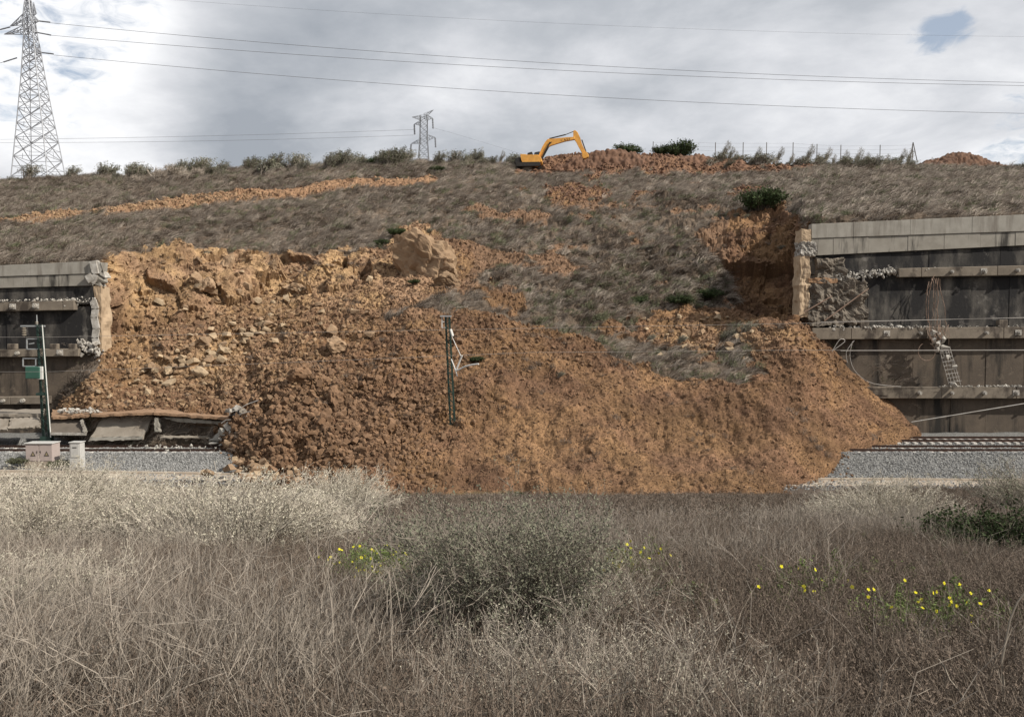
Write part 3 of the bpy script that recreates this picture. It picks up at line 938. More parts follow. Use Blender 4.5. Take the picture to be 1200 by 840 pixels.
for k in range(5):
    a = W(1100 + k * 3.2, 406, 64.9); b = W(1112 + k * 3.4, 448 + random.uniform(-3, 3), 65.1)
    MB().tube([a - b0, b - b0], .026, 5).build('cage_bar', M_wire, cg)
m = MB()
for k in range(9):
    t_ = k / 8
    a = W(1100 + 12 * t_, 410 + 38 * t_, 64.88); b = W(1113 + 13.5 * t_, 408 + 38 * t_, 64.88)
    m.tube([a - b0, b - b0], .02, 4)
m.build('cage_ties', M_wire, cg)
for (px, py, s_) in ((1094, 399, .3), (1099, 403, .34), (1104, 398, .32), (1098, 409, .25), (1106, 408, .34), (1110, 418, .26), (1103, 412, .22), (1119, 430, .26), (1117, 424, .2), (1118, 451, .28), (1093, 390, .3), (1100, 392, .22)):
    v, f = LUMPS[random.randrange(10)]
    link('concrete_lump', np_mesh('concrete_lump', v * s_, f, M_white), cg, loc=W(px, py, 64.95) - b0, rot=(random.random() * 3, 1, random.random() * 3))
m = MB(); pts = []
for q in range(20):
    a = q / 19 * 5.4 - 1.2
    pts.append(W(1086 + 10 * math.cos(a), 412 + 10.5 * math.sin(a), 64.9) - b0)
m.tube(pts, .022, 5); m.build('cable_loop', M_rust, cg)
# looping cables at the foot of the heap
lc = []
for pl in ([(977, 410), (990, 400), (984, 398), (975, 412)], [(1001, 399), (992, 412), (993, 425)], [(999, 400), (996, 418), (1003, 436), (1022, 449), (1056, 453)]):
    pts = []
    n_ = 14
    ctrl = [Vector(W(*p_, 64.9)) for p_ in pl]
    for q in range(n_):
        t_ = q / (n_ - 1) * (len(ctrl) - 1); i_ = min(int(t_), len(ctrl) - 2); f_ = t_ - i_
        p0, p1, p2, p3 = ctrl[max(i_ - 1, 0)], ctrl[i_], ctrl[i_ + 1], ctrl[min(i_ + 2, len(ctrl) - 1)]
        pts.append(0.5 * ((2 * p1) + (p2 - p0) * f_ + (2 * p0 - 5 * p1 + 4 * p2 - p3) * f_ ** 2 + (3 * p1 - p0 - 3 * p2 + p3) * f_ ** 3))
    lc.append(pts)
for pts, lb in zip(lc, ('short bent cable arching out of the heap under the second beam', 'loose cable drooping from the second beam beside the heap', 'long loose cable curving down from the second beam to the third beam')):
    tag(MB().tube(pts, .028, 5).build('loose_cable', M_wire), lb, 'cable', 'cables loose on the right wall')

# ------------------------------------------------------------------ collapsed slabs on the left
M_slab = material('fallen_slab', (0.30, 0.265, 0.22), (0.20, 0.17, 0.135), scale=1.2, bump=0.5, bump_scale=8)
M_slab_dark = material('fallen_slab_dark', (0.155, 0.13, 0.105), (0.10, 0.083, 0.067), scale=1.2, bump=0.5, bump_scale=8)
M_dirtslab = material('soil_covered_slab', (0.33, 0.21, 0.13), (0.24, 0.15, 0.09), scale=1.6, bump=1.0, bump_scale=6)
def plate(name, P4, th, mat, label, edge=None, dirs=None):
    """thick slab from four corner points in order; th along its normal; edges slightly chipped"""
    P4 = [Vector(p) for p in P4]
    n_ = (P4[1] - P4[0]).cross(P4[3] - P4[0]).normalized()
    c = sum(P4, Vector()) / 4
    t = empty(name, c, label, 'concrete slab', 'slabs collapsed onto the left track')
    nu, nv = 14, 7
    def face_grid(off, jit):
        g = []
        for j in range(nv + 1):
            for i in range(nu + 1):
                u, v = i / nu, j / nv
                p = (P4[0] * (1 - u) + P4[1] * u) * (1 - v) + (P4[3] * (1 - u) + P4[2] * u) * v - c
                if i in (0, nu) or j in (0, nv):
                    p = p + Vector((random.gauss(0, jit), random.gauss(0, jit), random.gauss(0, jit * .6)))
                g.append(p + n_ * off)
        return g
    bm = bmesh.new()
    st = random.getstate()
    A = [bm.verts.new(p) for p in face_grid(th / 2, .035)]
    random.setstate(st)
    B = [bm.verts.new(p) for p in face_grid(-th / 2, .035)]
    W_ = nu + 1
    for j in range(nv):
        for i in range(nu):
            q = j * W_ + i
            bm.faces.new((A[q], A[q + 1], A[q + W_ + 1], A[q + W_])); bm.faces.new((B[q], B[q + W_], B[q + W_ + 1], B[q + 1]))
    bot = []
    ring = [i for i in range(W_)] + [j * W_ + nu for j in range(1, nv + 1)] + [nv * W_ + i for i in range(nu - 1, -1, -1)] + [j * W_ for j in range(nv - 1, 0, -1)]
    for a, b in zip(ring, ring[1:] + ring[:1]):
        bm.faces.new((A[a], A[b], B[b], B[a]))
    bmesh.ops.recalc_face_normals(bm, faces=bm.faces[:])
    me = bpy.data.meshes.new('slab'); bm.to_mesh(me); bm.free(); me.materials.append(mat)
    link('slab', me, t)
    if edge:
        e = MB()
        k0_, k1_ = edge
        for q in range(8):
            a = P4[k0_].lerp(P4[k1_], q / 8) - c; b = P4[k0_].lerp(P4[k1_], (q + .97) / 8) - c
            e.bar(a, b, th * random.uniform(1.0, 1.5), th * 1.2)
        e.build('broken_edge', M_white if edge[0] != 9 else M_slab, t)
    return t
random.seed(11)
plate('broken_slab', [W(-60, 487, 58.6), W(50, 486.5, 58.6), W(52, 481, 61.8), W(-60, 481, 61.8)], .2, M_slab, 'flat fallen slab lying level behind the left mast')
plate('broken_slab', [W(10.5, 503, 57.95), W(47, 501, 57.95), W(47, 489, 58.7), W(13, 490, 58.7)], .15, M_slab, 'tilted pale slab just left of the left mast')
plate('broken_slab', [W(-40, 505, 58.0), W(9, 504, 57.9), W(11, 491, 58.7), W(-40, 491, 58.7)], .15, M_slab, 'tilted pale slab at the far left edge of the track')
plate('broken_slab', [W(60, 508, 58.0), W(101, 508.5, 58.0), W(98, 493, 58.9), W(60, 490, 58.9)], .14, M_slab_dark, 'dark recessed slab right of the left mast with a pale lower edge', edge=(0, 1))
plate('broken_slab', [W(95, 492, 58.3), W(99, 507, 57.9), W(102, 507, 58.5), W(98, 491, 58.9)], .14, M_concrete, 'thin upright pale slab edge beside the dark slab')
plate('broken_slab', [W(104.5, 515.5, 57.98), W(167, 514.5, 57.98), W(180, 488, 59.0), W(121, 489, 59.0)], .16, M_slab, 'large tilted grey slab leaning below the soil covered slabs')
plate('broken_slab', [W(104, 516.5, 57.86), W(167, 515.5, 57.86), W(167, 511, 57.9), W(106, 512, 57.9)], .08, M_concrete, 'pale strip of slab lying along the foot of the leaning slab')
plate('broken_slab', [W(106, 487, 58.1), W(183, 484.5, 58.0), W(184, 476, 62), W(112, 479, 62)], .17, M_dirtslab, 'soil covered top slab with a thin pale edge, left of two')
plate('broken_slab', [W(181, 484.5, 57.9), W(270, 491, 57.5), W(266, 481, 61), W(185, 477, 61)], .17, M_dirtslab, 'soil covered top slab sagging to the right, right of two')
plate('broken_slab', [W(60, 490, 58.4), W(104, 487.5, 58.4), W(110, 479, 61.5), W(62, 481, 61.5)], .17, M_dirtslab, 'soil covered slab strewn with white rubble beside the left mast')
plate('broken_slab', [W(182.5, 506, 58.0), W(187, 506, 58.0), W(187, 490, 58.2), W(182.5, 490, 58.2)], .5, M_concrete, 'short upright concrete stub between the two hollows')
plate('broken_slab', [W(191, 508, 58.9), W(250, 511, 58.5), W(264, 492, 58.6), W(189, 489, 59.0)], .15, M_slab_dark, 'brown stained wall slab standing under the sagging slab')
plate('broken_slab', [W(210, 494.5, 58.2), W(262, 497, 57.9), W(262, 493.5, 57.9), W(190, 488.5, 58.2)], .06, M_concrete, 'torn pale strip hanging under the sagging slab')
plate('broken_slab', [W(188, 513, 57.9), W(246, 514, 57.9), W(244, 511, 58.1), W(188, 510.5, 58.1)], .07, M_slab, 'narrow fallen strip lying on the rails')
plate('broken_slab', [W(245, 517, 57.6), W(270, 516.5, 57.4), W(269, 503, 57.7), W(259, 505, 57.8)], .22, M_concrete, 'pale triangular slab end tilted at the right of the wreck')
for (p_, q_, lb) in (((70, 118), (484, 479), 'scatter of white concrete rubble on the slab near the left mast'), ):
    pts = [W(random.uniform(*p_), random.uniform(q_[1], q_[0]), random.uniform(58.5, 60.5)) for _ in range(60)]
    tag(lump_field('white_rubble', [(p.x, p.y, max(p.z, 2.0)) for p in pts], [random.uniform(.05, .2) for _ in pts], M_white), lb, 'rubble', kind='stuff')
pts = [W(random.uniform(150, 275), random.uniform(513, 522), random.uniform(55.6, 58)) for _ in range(60)]
tag(lump_field('rail_rubble', [(p.x, p.y, random.uniform(-.15, .02)) for p in pts], [random.uniform(.04, .13) for _ in pts], M_white), 'white crumbs of concrete scattered over the left rails', 'rubble', kind='stuff')
mg = empty('mangled_wall_end', W(280, 505, 57.3), 'mangled white and black end of the fallen wall beside the soil', 'debris')
b0 = Vector(mg.location)
for (px, py, sx, sz_, mt) in ((270, 481, .5, .3, M_white), (277, 478, .35, .35, M_white), (284, 482, .45, .5, M_slab), (288, 488, .35, .5, M_white), (276, 486, .5, .3, M_black), (281, 494, .5, .5, M_slab), (274, 495, .4, .5, M_black),
                          (268, 500, .5, .4, M_white), (262, 506, .6, .5, M_concrete), (272, 506, .5, .45, M_white), (266, 512, .4, .3, M_concrete), (279, 503, .35, .45, M_black), (287, 496, .3, .3, M_black), (258, 514, .3, .2, M_white), (280, 512, .3, .2, M_white), (250, 519, .4, .12, M_white), (262, 521, .35, .12, M_white)):
    v, f = LUMPS[random.randrange(10)]
    link('chunk', np_mesh('chunk', v * np.array([sx, .5, sz_]) * .8, f, mt), mg, loc=W(px, py, 57.2) - b0, rot=(0, random.uniform(-.6, .6), random.uniform(0, 3)))
m = MB()
for k in range(9):
    a = W(276 + random.uniform(-8, 8), 490 + random.uniform(-10, 12), 56.9); b = a + Vector((random.gauss(.4, .5), random.uniform(-.3, .3), random.gauss(.1, .4)))
    m.tube([a - b0, (a + b) / 2 - b0 + Vector((0, 0, .1)), b - b0], .03, 5)
m.tube([W(275, 507, 56.6) - b0, W(290, 499, 56.4) - b0, W(301, 492, 56.2) - b0], .035, 5)
m.build('bent_bars', M_wire, mg)
# ------------------------------------------------------------------ masts
M_green = material('green_mast_paint', (0.030, 0.058, 0.046), (0.02, 0.038, 0.032), scale=3, rough=0.5)
M_green_b = material('green_box_paint', (0.04, 0.11, 0.08), (0.035, 0.09, 0.065), scale=3, rough=0.45)
M_galv = material('galvanised_steel', (0.40, 0.41, 0.41), (0.28, 0.29, 0.29), scale=2, rough=0.5, metallic=0.3)
M_palegalv = material('pale_tube', (0.66, 0.65, 0.61), (0.55, 0.54, 0.5), scale=2, rough=0.5)
M_insul = material('insulator_glaze', (0.42, 0.36, 0.28), (0.34, 0.29, 0.22), rough=0.3)
def lattice_mast(parent, b, t_, w0, w1, dy, n, b0):
    """two leg posts joined by zigzag lacing"""
    b, t_ = Vector(b), Vector(t_)
    for s in (-1, 1):
        a_ = b + Vector((s * w0 / 2, 0, 0)); c_ = t_ + Vector((s * w1 / 2, 0, 0))
        m = MB().bar(a_ - b0, c_ - b0, .055, dy * .6)
        m.build('leg_post', M_green, parent)
    m = MB()
    for k in range(n):
        f0, f1 = k / n, (k + 1) / n
        p0 = b.lerp(t_, f0); p1 = b.lerp(t_, f1)
        h0 = (w0 + (w1 - w0) * f0) / 2; h1 = (w0 + (w1 - w0) * f1) / 2
        s = 1 if k % 2 else -1
        for yy in (-dy / 2, dy / 2):
            m.bar(p0 + Vector((s * h0, yy, 0)) - b0, p1 + Vector((-s * h1, yy, 0)) - b0, .045, .03)
    for k in (0, n): 
        p0 = b.lerp(t_, k / n); m.bar(p0 + Vector((0, -dy / 2, 0)) - b0, p0 + Vector((0, dy / 2, 0)) - b0, w0 * .9, .04)
    m.build('lacing', M_green, parent)
def insulator(parent, top, n, r, b0, step=.11):
    m = MB()
    top = Vector(top) - b0
    m.tube([top, top - Vector((0, 0, n * step + .1))], .02, 6)
    for k in range(n):
        m.cyl(top - Vector((0, 0, .08 + k * step)), (0, 0, 1), r, .035, 10)
    m.build('insulator', M_insul, parent)
dm = 58.3
lm = empty('catenary_mast', W(55, 517, dm), 'upright green lattice catenary mast standing left among the fallen slabs', 'catenary mast')
b0 = Vector(lm.location)
bb, tp = W(55, 517.5, dm), W(46.5, 381, dm)
bb.z = -0.2
lattice_mast(lm, bb, tp, .42, .36, .26, 26, b0)
MB().box((0, 0, 0), (.62, .5, .12)).build('base_plate', M_galv, lm, loc=bb + Vector((0, 0, .12)) - b0)
m = MB().box((0, 0, 0), (.75, .42, .55)); m.build('base_box', M_green, lm, loc=bb + Vector((0, 0, .45)) - b0)
MB().tube([W(49.5, 381, dm - .3) - b0, W(59.5, 512, dm - .3) - b0], .035, 6).build('cable_conduit', M_palegalv, lm)
MB().box(W(38.5, 382, dm) - b0, (28 * .0585, .14, .10)).build('top_crossbar', M_galv, lm)
MB().tube([W(43.5, 382, dm) - b0, W(43, 369, dm) - b0], [.05, .03], 6).build('top_spike', M_galv, lm)
for q in range(3): pass
insulator(lm, W(28, 383, dm), 5, .14, b0, .12)
insulator(lm, W(43, 376, dm), 2, .10, b0, .1)
m = MB()
for (a, b) in (((31, 397), (44, 397)), ((31, 409), (45, 409)), ((31.5, 397), (31.5, 409)), ((34, 403), (40, 402)), ((26.5, 420), (44, 420)), ((27, 420), (27, 429)), ((27, 429), (42, 429)), ((42, 420), (42, 429)), ((38, 429), (38, 444))):
    m.bar(W(*a, dm) - b0, W(*b, dm) - b0, .07)
m.build('bracket_frame', M_galv, lm)
MB().box(W(40, 436.5, dm - .2) - b0, (17 * .0585, .45, 14 * .0585), bev=.04).build('transformer_box', M_green_b, lm)
MB().box(W(47.5, 437, dm - .3) - b0, (6 * .0585, .12, 15 * .0585), bev=.02).build('control_plate', M_palegalv, lm).hide_render = False
MB().box(W(49, 461.5, dm) - b0, (10 * .0585, .42, .16)).build('clamp_band', M_green, lm)

dc = 54.6
cmst = empty('catenary_mast', W(529, 500, dc), 'half buried green lattice catenary mast sticking out of the middle of the soil heap', 'catenary mast')
b0 = Vector(cmst.location)
bb, tp = W(531.5, 520, dc), W(524.3, 371, dc)
lattice_mast(cmst, bb, tp, .30, .24, .20, 28, b0)
MB().box(W(522.5, 370.5, dc) - b0, (13 * .055, .3, .09)).build('top_crossbar', M_galv, cmst)
m = MB()
for (a, b) in (((518, 372), (518, 384)), ((518, 384), (522, 384)), ((518, 377), (521, 377))): m.bar(W(*a, dc) - b0, W(*b, dc) - b0, .06)
m.build('top_bracket', M_palegalv, cmst)
def curve_tube(parent, name, pts, r, mat, b0):
    MB().tube([Vector(W(*p)) - b0 for p in pts], r, 7).build(name, mat, parent)
curve_tube(cmst, 'stay_rod', [(528.5, 392, dc), (534, 404, dc - .6), (540, 417, dc - 1.2)], .022, M_palegalv, b0)
curve_tube(cmst, 'cantilever_tube', [(541.5, 416.5, dc - 1.3), (538, 425, dc - 1.2), (534.5, 434, dc - 1.1)], .055, M_palegalv, b0)
curve_tube(cmst, 'cantilever_tube', [(534, 435, dc - 1.1), (545, 429.5, dc - 1.4), (553, 427.5, dc - 1.6), (561, 426.5, dc - 1.8)], .055, M_palegalv, b0)
curve_tube(cmst, 'cantilever_tube', [(529, 421, dc - .3), (532.5, 430, dc - .8), (536, 441, dc - 1.2)], .035, M_palegalv, b0)
curve_tube(cmst, 'insulator_rod', [(528, 386, dc - .2), (530.5, 394, dc - .3)], .09, M_palegalv, b0)

# ------------------------------------------------------------------ contact wires left hanging, fallen cable
def wire(name, label, pts, r, mat, cat, group=None, sag=0.0, n=60, parent=None):
    P_ = []
    pts = [Vector(p) for p in pts]
    for a, b in zip(pts, pts[1:]):
        for q in range(n):
            t_ = q / n
            P_.append(a.lerp(b, t_) - Vector((0, 0, 4 * sag * t_ * (1 - t_))))
    P_.append(pts[-1])
    o = MB().tube(P_, r, 4).build(name, mat, parent)
    if label: tag(o, label, cat, group)
    return o
M_ohl = material('overhead_wire', (0.30, 0.27, 0.24), (0.24, 0.22, 0.2), rough=0.5)
wire('contact_wire', 'upper slack overhead wire crossing in front of the walls and soil', [W(-700, 396, 57.5), W(60, 395, 57.5), W(960, 378.5, 57.5), W(2000, 350, 57.5)], .010, M_ohl, 'wire')
wire('contact_wire', 'lower slack overhead wire crossing in front of the walls and soil', [W(-700, 436, 57.5), W(60, 435.5, 57.5), W(620, 413, 54), W(900, 410.5, 56), W(2000, 407, 60)], .010, M_ohl, 'wire', sag=0.02)
wire('contact_wire', 'pale overhead wire running in front of the right wall under its middle beam', [W(985, 411, 62.5), W(1500, 409.5, 62.5)], .018, M_wire, 'wire')
wire('contact_wire', 'pale overhead wire running in front of the right wall along its middle beam', [W(962, 377.5, 62.5), W(1220, 372, 62.5), W(1500, 364, 62.5)], .018, M_wire, 'wire')
wire('fallen_cable', 'pale cable slanting up from the foot of the heap in front of the right wall', [W(1068, 494.5, 63), W(1205, 472, 62.6), W(1500, 418, 62)], .035, M_wire, 'cable')

# ------------------------------------------------------------------ cabinets
M_cab = material('pinkish_cabinet', (0.42, 0.35, 0.32), (0.35, 0.29, 0.265), scale=3, rough=0.5, bump=.1)
M_cabg = material('grey_cabinet', (0.50, 0.49, 0.46), (0.42, 0.41, 0.385), scale=3, rough=0.5)
M_dark = material('dark_paint', (0.03, 0.028, 0.025), (0.05, 0.045, 0.04), rough=0.5)
dk = 53.4
px_m = dk / 1000
c1 = empty('trackside_cabinet', W(46, 543, dk), 'wide pinkish trackside cabinet with two doors and warning triangles', 'cabinet')
b0 = Vector(c1.location)
zt_, zb_ = W(46, 520, dk).z, W(46, 541, dk).z
w_ = 32 * px_m
MB().box((0, .45, (zt_ + zb_) / 2 - b0.z), (w_, .9, zt_ - zb_), bev=.02).build('cabinet_body', M_cab, c1)
MB().box((0, .42, zt_ + .03 - b0.z), (w_ + .10, 1.02, .06), bev=.02).build('cabinet_roof', M_cabg, c1)
MB().box((0, .45, zb_ - b0.z - .35), (w_ + .05, .98, .7)).build('plinth', M_path, c1)
for s in (-1, 1):
    dr = MB().box((0, 0, 0), (w_ / 2 - .06, .03, zt_ - zb_ - .12), bev=.008).build('cabinet_door', M_cab, c1, loc=(s * w_ / 4, -.012, (zt_ + zb_) / 2 - b0.z))
    m = MB(); m.prism([(-.16, -.14), (.16, -.14), (0, .17)], -.03, -.018); m.build('warning_triangle', M_dark, dr, loc=(.06, 0, -.06))
    m = MB(); m.prism([(-.09, -.10), (.09, -.10), (0, .09)], -.034, -.031); m.build('warning_triangle_field', material('faded_yellow', (.30, .25, .15), (.25, .2, .12)), dr, loc=(.06, 0, -.055))
    MB().box((-s * .32, -.03, .05), (.03, .03, .16)).build('handle', M_dark, dr)
c2 = empty('trackside_cabinet', W(88, 548, dk - .3), 'narrow tall pale grey trackside cabinet beside the wide one', 'cabinet')
b0 = Vector(c2.location)
d2 = dk - .3
zt_, zm_, zb_ = W(88, 519, d2).z, W(88, 537, d2).z, W(88, 549, d2).z
MB().box((0, .3, (zt_ + zm_) / 2 - b0.z), (12.5 * .0531, .6, zt_ - zm_ - .02), bev=.015).build('cabinet_body', M_cabg, c2)
MB().box((0, .3, (zm_ + zb_) / 2 - b0.z - .1), (12.5 * .0531 + .02, .63, zm_ - zb_ + .2), bev=.015).build('cabinet_base', M_cabg, c2)
dr = MB().box((0, 0, 0), (.52, .025, zt_ - zm_ - .14), bev=.008).build('cabinet_door', M_cabg, c2, loc=(0, -.012, (zt_ + zm_) / 2 - b0.z))
MB().box((0, -.02, .2), (.26, .02, .05)).build('name_plate', M_dark, dr)
MB().box((0, .3, zt_ + .03 - b0.z), (.76, .72, .05), bev=.015).build('cabinet_roof', M_cabg, c2)

# ------------------------------------------------------------------ excavator
M_yel = material('excavator_yellow', (0.84, 0.42, 0.085), (0.60, 0.29, 0.07), scale=2.5, rough=0.5, bump=.1)
M_blk = material('black_rubber_steel', (0.022, 0.021, 0.02), (0.05, 0.042, 0.035), scale=3, rough=0.6)
M_glass = material('cab_glass', (0.02, 0.025, 0.03), (0.03, 0.035, 0.04), rough=0.08, spec=0.8)
ex_d = 116.5
K = 0.0098
ep = W(622, 197.5, ex_d)
ez = W(622, 196.6, ex_d).z
ex = empty('excavator', (ep.x, ep.y, ez), 'orange yellow tracked excavator digging into the soil bank on the ridge', 'excavator', rot=(0, 0, math.radians(-6)))
def xz(zx, zy): return ((zx - 320) * K, (625 - zy) * K)
def poly_part(name, pts, y0, y1, mat, parent=ex, bev=.03):
    m = MB(); m.prism([xz(*p) for p in pts], y0, y1)
    if bev: bmesh.ops.bevel(m.bm, geom=m.bm.edges[:], offset=bev, segments=1, affect='EDGES')
    return m.build(name, mat, parent)
def track_unit(y0, y1):
    pts = []
    xa, xb, r = xz(150, 0)[0], xz(440, 0)[0], .24
    prof = [(xa + r * math.cos(a), r + r * math.sin(a)) for a in np.linspace(math.pi / 2, 3 * math.pi / 2, 9)] + [(xb + r * math.cos(a), r + r * math.sin(a)) for a in np.linspace(-math.pi / 2, math.pi / 2, 9)]
    m = MB(); m.prism(prof, y0, y1); t_ = m.build('crawler_track', M_blk, ex)
    for q in range(14):
        x = xa + (xb - xa) * q / 13
        for z_ in (0.0, .48):
            link('track_shoe', shoe, t_, loc=(x, (y0 + y1) / 2, z_))
shoe = MB().box((0, 0, 0), (.16, .56, .06)).mesh('track_shoe', M_blk)
track_unit(-1.4, -.85); track_unit(.85, 1.4)
MB().cyl((xz(300, 0)[0], 0, .45), (0, 0, 1), .7, .3, 20).build('slew_ring', M_blk, ex)
poly_part('engine_house', [(184, 462), (268, 466), (272, 476), (430, 476), (474, 520), (482, 566), (400, 604), (226, 606), (200, 545)], -1.3, 1.25, M_yel)
poly_part('counterweight', [(118, 512), (188, 500), (196, 560), (188, 598), (125, 600), (110, 570)], -1.2, 1.2, M_blk, bev=.08)
poly_part('skirt_stripe', [(190, 578), (400, 590), (395, 602), (188, 600)], -1.31, 1.2, M_yel, bev=0)
poly_part('engine_hood', [(272, 486), (285, 440), (345, 425), (352, 486)], -.9, .9, M_blk)
cabp = poly_part('operator_cab', [(350, 488), (372, 415), (440, 402), (446, 488)], .1, 1.2, M_blk)
m = MB(); m.prism([xz(*p) for p in [(362, 476), (378, 424), (434, 412), (438, 476)]], .07, .10); m.build('cab_window', M_glass, cabp)
m = MB(); m.prism([xz(*p) for p in [(448, 476), (446, 412), (449, 412), (451, 476)]], .2, 1.1); m.build('cab_window', M_glass, cabp)
boom = poly_part('boom', [(425, 482), (440, 440), (480, 350), (520, 285), (555, 245), (640, 240), (800, 228), (925, 222), (932, 256), (800, 276), (690, 305), (605, 330), (545, 355), (508, 420), (478, 492), (445, 500)], -.28, .28, M_yel)
poly_part('stick', [(905, 140), (930, 130), (965, 160), (1000, 235), (1025, 320), (1080, 440), (1075, 462), (1040, 465), (975, 350), (945, 290), (905, 235)], -.24, .24, M_yel)
poly_part('bucket', [(1030, 455), (1085, 430), (1115, 470), (1118, 500), (1075, 520), (1045, 522), (1025, 490)], -.5, .5, M_yel)
for q in range(4):
    MB().box((xz(1050, 0)[0], -.42 + .28 * q, xz(0, 524)[1]), (.10, .08, .22), rot=(0, .4, 0)).build('bucket_tooth', M_blk, ex)
for (a, b, r_) in (((575, 235), (800, 185), .085), ((800, 185), (915, 142), .05)):
    A_, B_ = xz(*a), xz(*b)
    MB().tube([(A_[0], 0, A_[1]), (B_[0], 0, B_[1])], r_, 8).build('hydraulic_cylinder', M_blk, ex)
for yy in (-.38, .38):
    A_, B_ = xz(468, 510), xz(590, 290)
    MB().tube([(A_[0], yy, A_[1]), (B_[0], yy, B_[1])], .09, 8).build('hydraulic_cylinder', M_blk, ex)
A_, B_ = xz(1010, 260), xz(1075, 440)
MB().tube([(A_[0] + .12, 0, A_[1]), (B_[0] + .1, 0, B_[1])], .08, 8).build('hydraulic_cylinder', M_blk, ex)
A_, B_ = xz(500, 440), xz(610, 285)
MB().tube([(A_[0], -.31, A_[1]), ((A_[0] + B_[0]) / 2 - .05, -.31, (A_[1] + B_[1]) / 2 + .12), (B_[0], -.31, B_[1])], .05, 6).build('hydraulic_hose', M_blk, ex)
fc = bpy.data.curves.new('lettering', 'FONT')
fc.body = 'CASE'; fc.size = .46; fc.extrude = .004; fc.space_character = 1.35
fo = bpy.data.objects.new('lettering', fc); COL.objects.link(fo); fo.parent = ex
A_ = xz(735, 283)
fo.location = (A_[0], -.285, A_[1]); fo.rotation_euler = (math.pi / 2, math.radians(-6), 0)
fc.materials.append(M_blk)
bpy.context.view_layer.update()
fme = bpy.data.meshes.new_from_object(fo)
fo2 = link('lettering', fme, ex, loc=fo.location, rot=fo.rotation_euler)
bpy.data.objects.remove(fo); fo2.name = 'lettering'; fo2['kind'] = 'stuff'

# ------------------------------------------------------------------ pylons
M_pylon = material('pylon_steel', (0.34, 0.35, 0.37), (0.26, 0.27, 0.29), rough=0.55, metallic=0.3)
M_pyld = material('distant_pylon_steel', (0.20, 0.21, 0.23), (0.16, 0.17, 0.18), rough=0.55, metallic=0.2)
def lattice_tower(parent, levels, bar, mat, b0, mid=True, name='lattice_body'):
    """levels: (centre point, half width); four legs, cross bracing on each side"""
    m = MB()
    for (c0, h0), (c1, h1) in zip(levels, levels[1:]):
        A = [c0 + Vector((sx * h0, sy * h0, 0)) - b0 for sx, sy in ((-1, -1), (1, -1), (1, 1), (-1, 1))]
        B = [c1 + Vector((sx * h1, sy * h1, 0)) - b0 for sx, sy in ((-1, -1), (1, -1), (1, 1), (-1, 1))]
        for k in range(4):
            j = (k + 1) % 4
            m.bar(A[k], B[k], bar * 1.5)
            m.bar(A[k], B[j], bar); m.bar(A[j], B[k], bar)
            m.bar(B[k], B[j], bar * .8)
            if mid and h0 > 2.0:
                mm = (A[k] + A[j] + B[k] + B[j]) / 4
                m.bar((A[k] + B[k]) / 2, mm, bar * .6); m.bar((A[j] + B[j]) / 2, mm, bar * .6)
                m.bar((A[k] + A[j]) / 2, mm.lerp((A[k] + A[j]) / 2, .4) , bar * .6)
    return m.build(name, mat, parent)
dp = 190.0
def pl(px, py, d=dp): return Vector(W(px, py, d))
py1 = empty('electricity_pylon', pl(46, 215), 'tall grey lattice electricity pylon rising at the far left of the ridge', 'pylon')
b0 = Vector(py1.location)
lv = []
for (py, cx, hw) in ((240, 46.6, 30), (210, 46, 26.5), (186, 44.8, 23.5), (164, 43.6, 20.8), (147, 42.6, 18.6), (130, 41.5, 16.4), (115, 40.6, 14.6), (102, 39.9, 13), (90, 39.2, 11.6), (80, 38.6, 10.6), (70, 38, 9.6), (63, 37.7, 9), (54, 37, 8), (45, 36.2, 7), (37, 35.5, 6.4), (31, 34.8, 6.2), (25, 34.2, 6), (18, 33.7, 5.2), (11, 33.2, 4.3), (4, 32.8, 3.4), (-3, 32.6, 2.4)):
    lv.append((pl(cx, py), hw * .19 * .78))
lattice_tower(py1, lv, .12, M_pylon, b0)
def cross_arm(parent, root_px, root_hw, y_top, y_bot, tip, d, bar, mat, b0, name='cross_arm'):
    m = MB()
    T = pl(tip[0], tip[1], d) - b0
    for sy in (-1, 1):
        a = pl(root_px, y_top, d) - b0 + Vector((0, sy * root_hw, 0)); b = pl(root_px, y_bot, d) - b0 + Vector((0, sy * root_hw, 0))
        m.bar(a, T, bar); m.bar(b, T, bar); m.bar(a, b, bar)
        for k in (1, 2):
            m.bar(a.lerp(T, k / 3), b.lerp(T, k / 3), bar * .7); m.bar(a.lerp(T, (k - 1) / 3), b.lerp(T, k / 3), bar * .7)
    return m.build(name, mat, parent)
cross_arm(py1, 38, .9, 18, 26, (46, 25), dp, .13, M_pylon, b0)
cross_arm(py1, 30, .9, 18, 27, (12, 31), dp, .13, M_pylon, b0)
cross_arm(py1, 31, .9, 31, 39, (5, 40.5), dp, .13, M_pylon, b0)
cross_arm(py1, 40, .9, 54, 63, (49.5, 62), dp, .13, M_pylon, b0)
cross_arm(py1, 39, .9, 30, 38, (44, 38), dp, .13, M_pylon, b0)
cross_arm(py1, 38, .5, 2, 18, (43, 16), dp, .10, M_pylon, b0)
def string(parent, a, b, r, n=12):
    m = MB(); a, b = Vector(a), Vector(b)
    m.tube([a, b], r * .4, 5)
    for k in range(n): m.cyl(a.lerp(b, (k + .5) / n), b - a, r, (b - a).length / n * .5, 6)
    return m.build('insulator_string', M_pyld, parent)
string(py1, pl(46, 25) - b0, pl(59, 26.5) - b0, .16); string(py1, pl(44, 38.5) - b0, pl(60, 41.5) - b0, .16); string(py1, pl(49.5, 62) - b0, pl(63, 63.6) - b0, .16)
string(py1, pl(12, 32) - b0, pl(0, 35) - b0, .16); string(py1, pl(20, 68) - b0, pl(4, 73) - b0, .16)
d2_ = 380.0
py2 = empty('electricity_pylon', pl(496, 172, d2_), 'small distant lattice pylon with hanging insulators beyond the ridge', 'pylon')
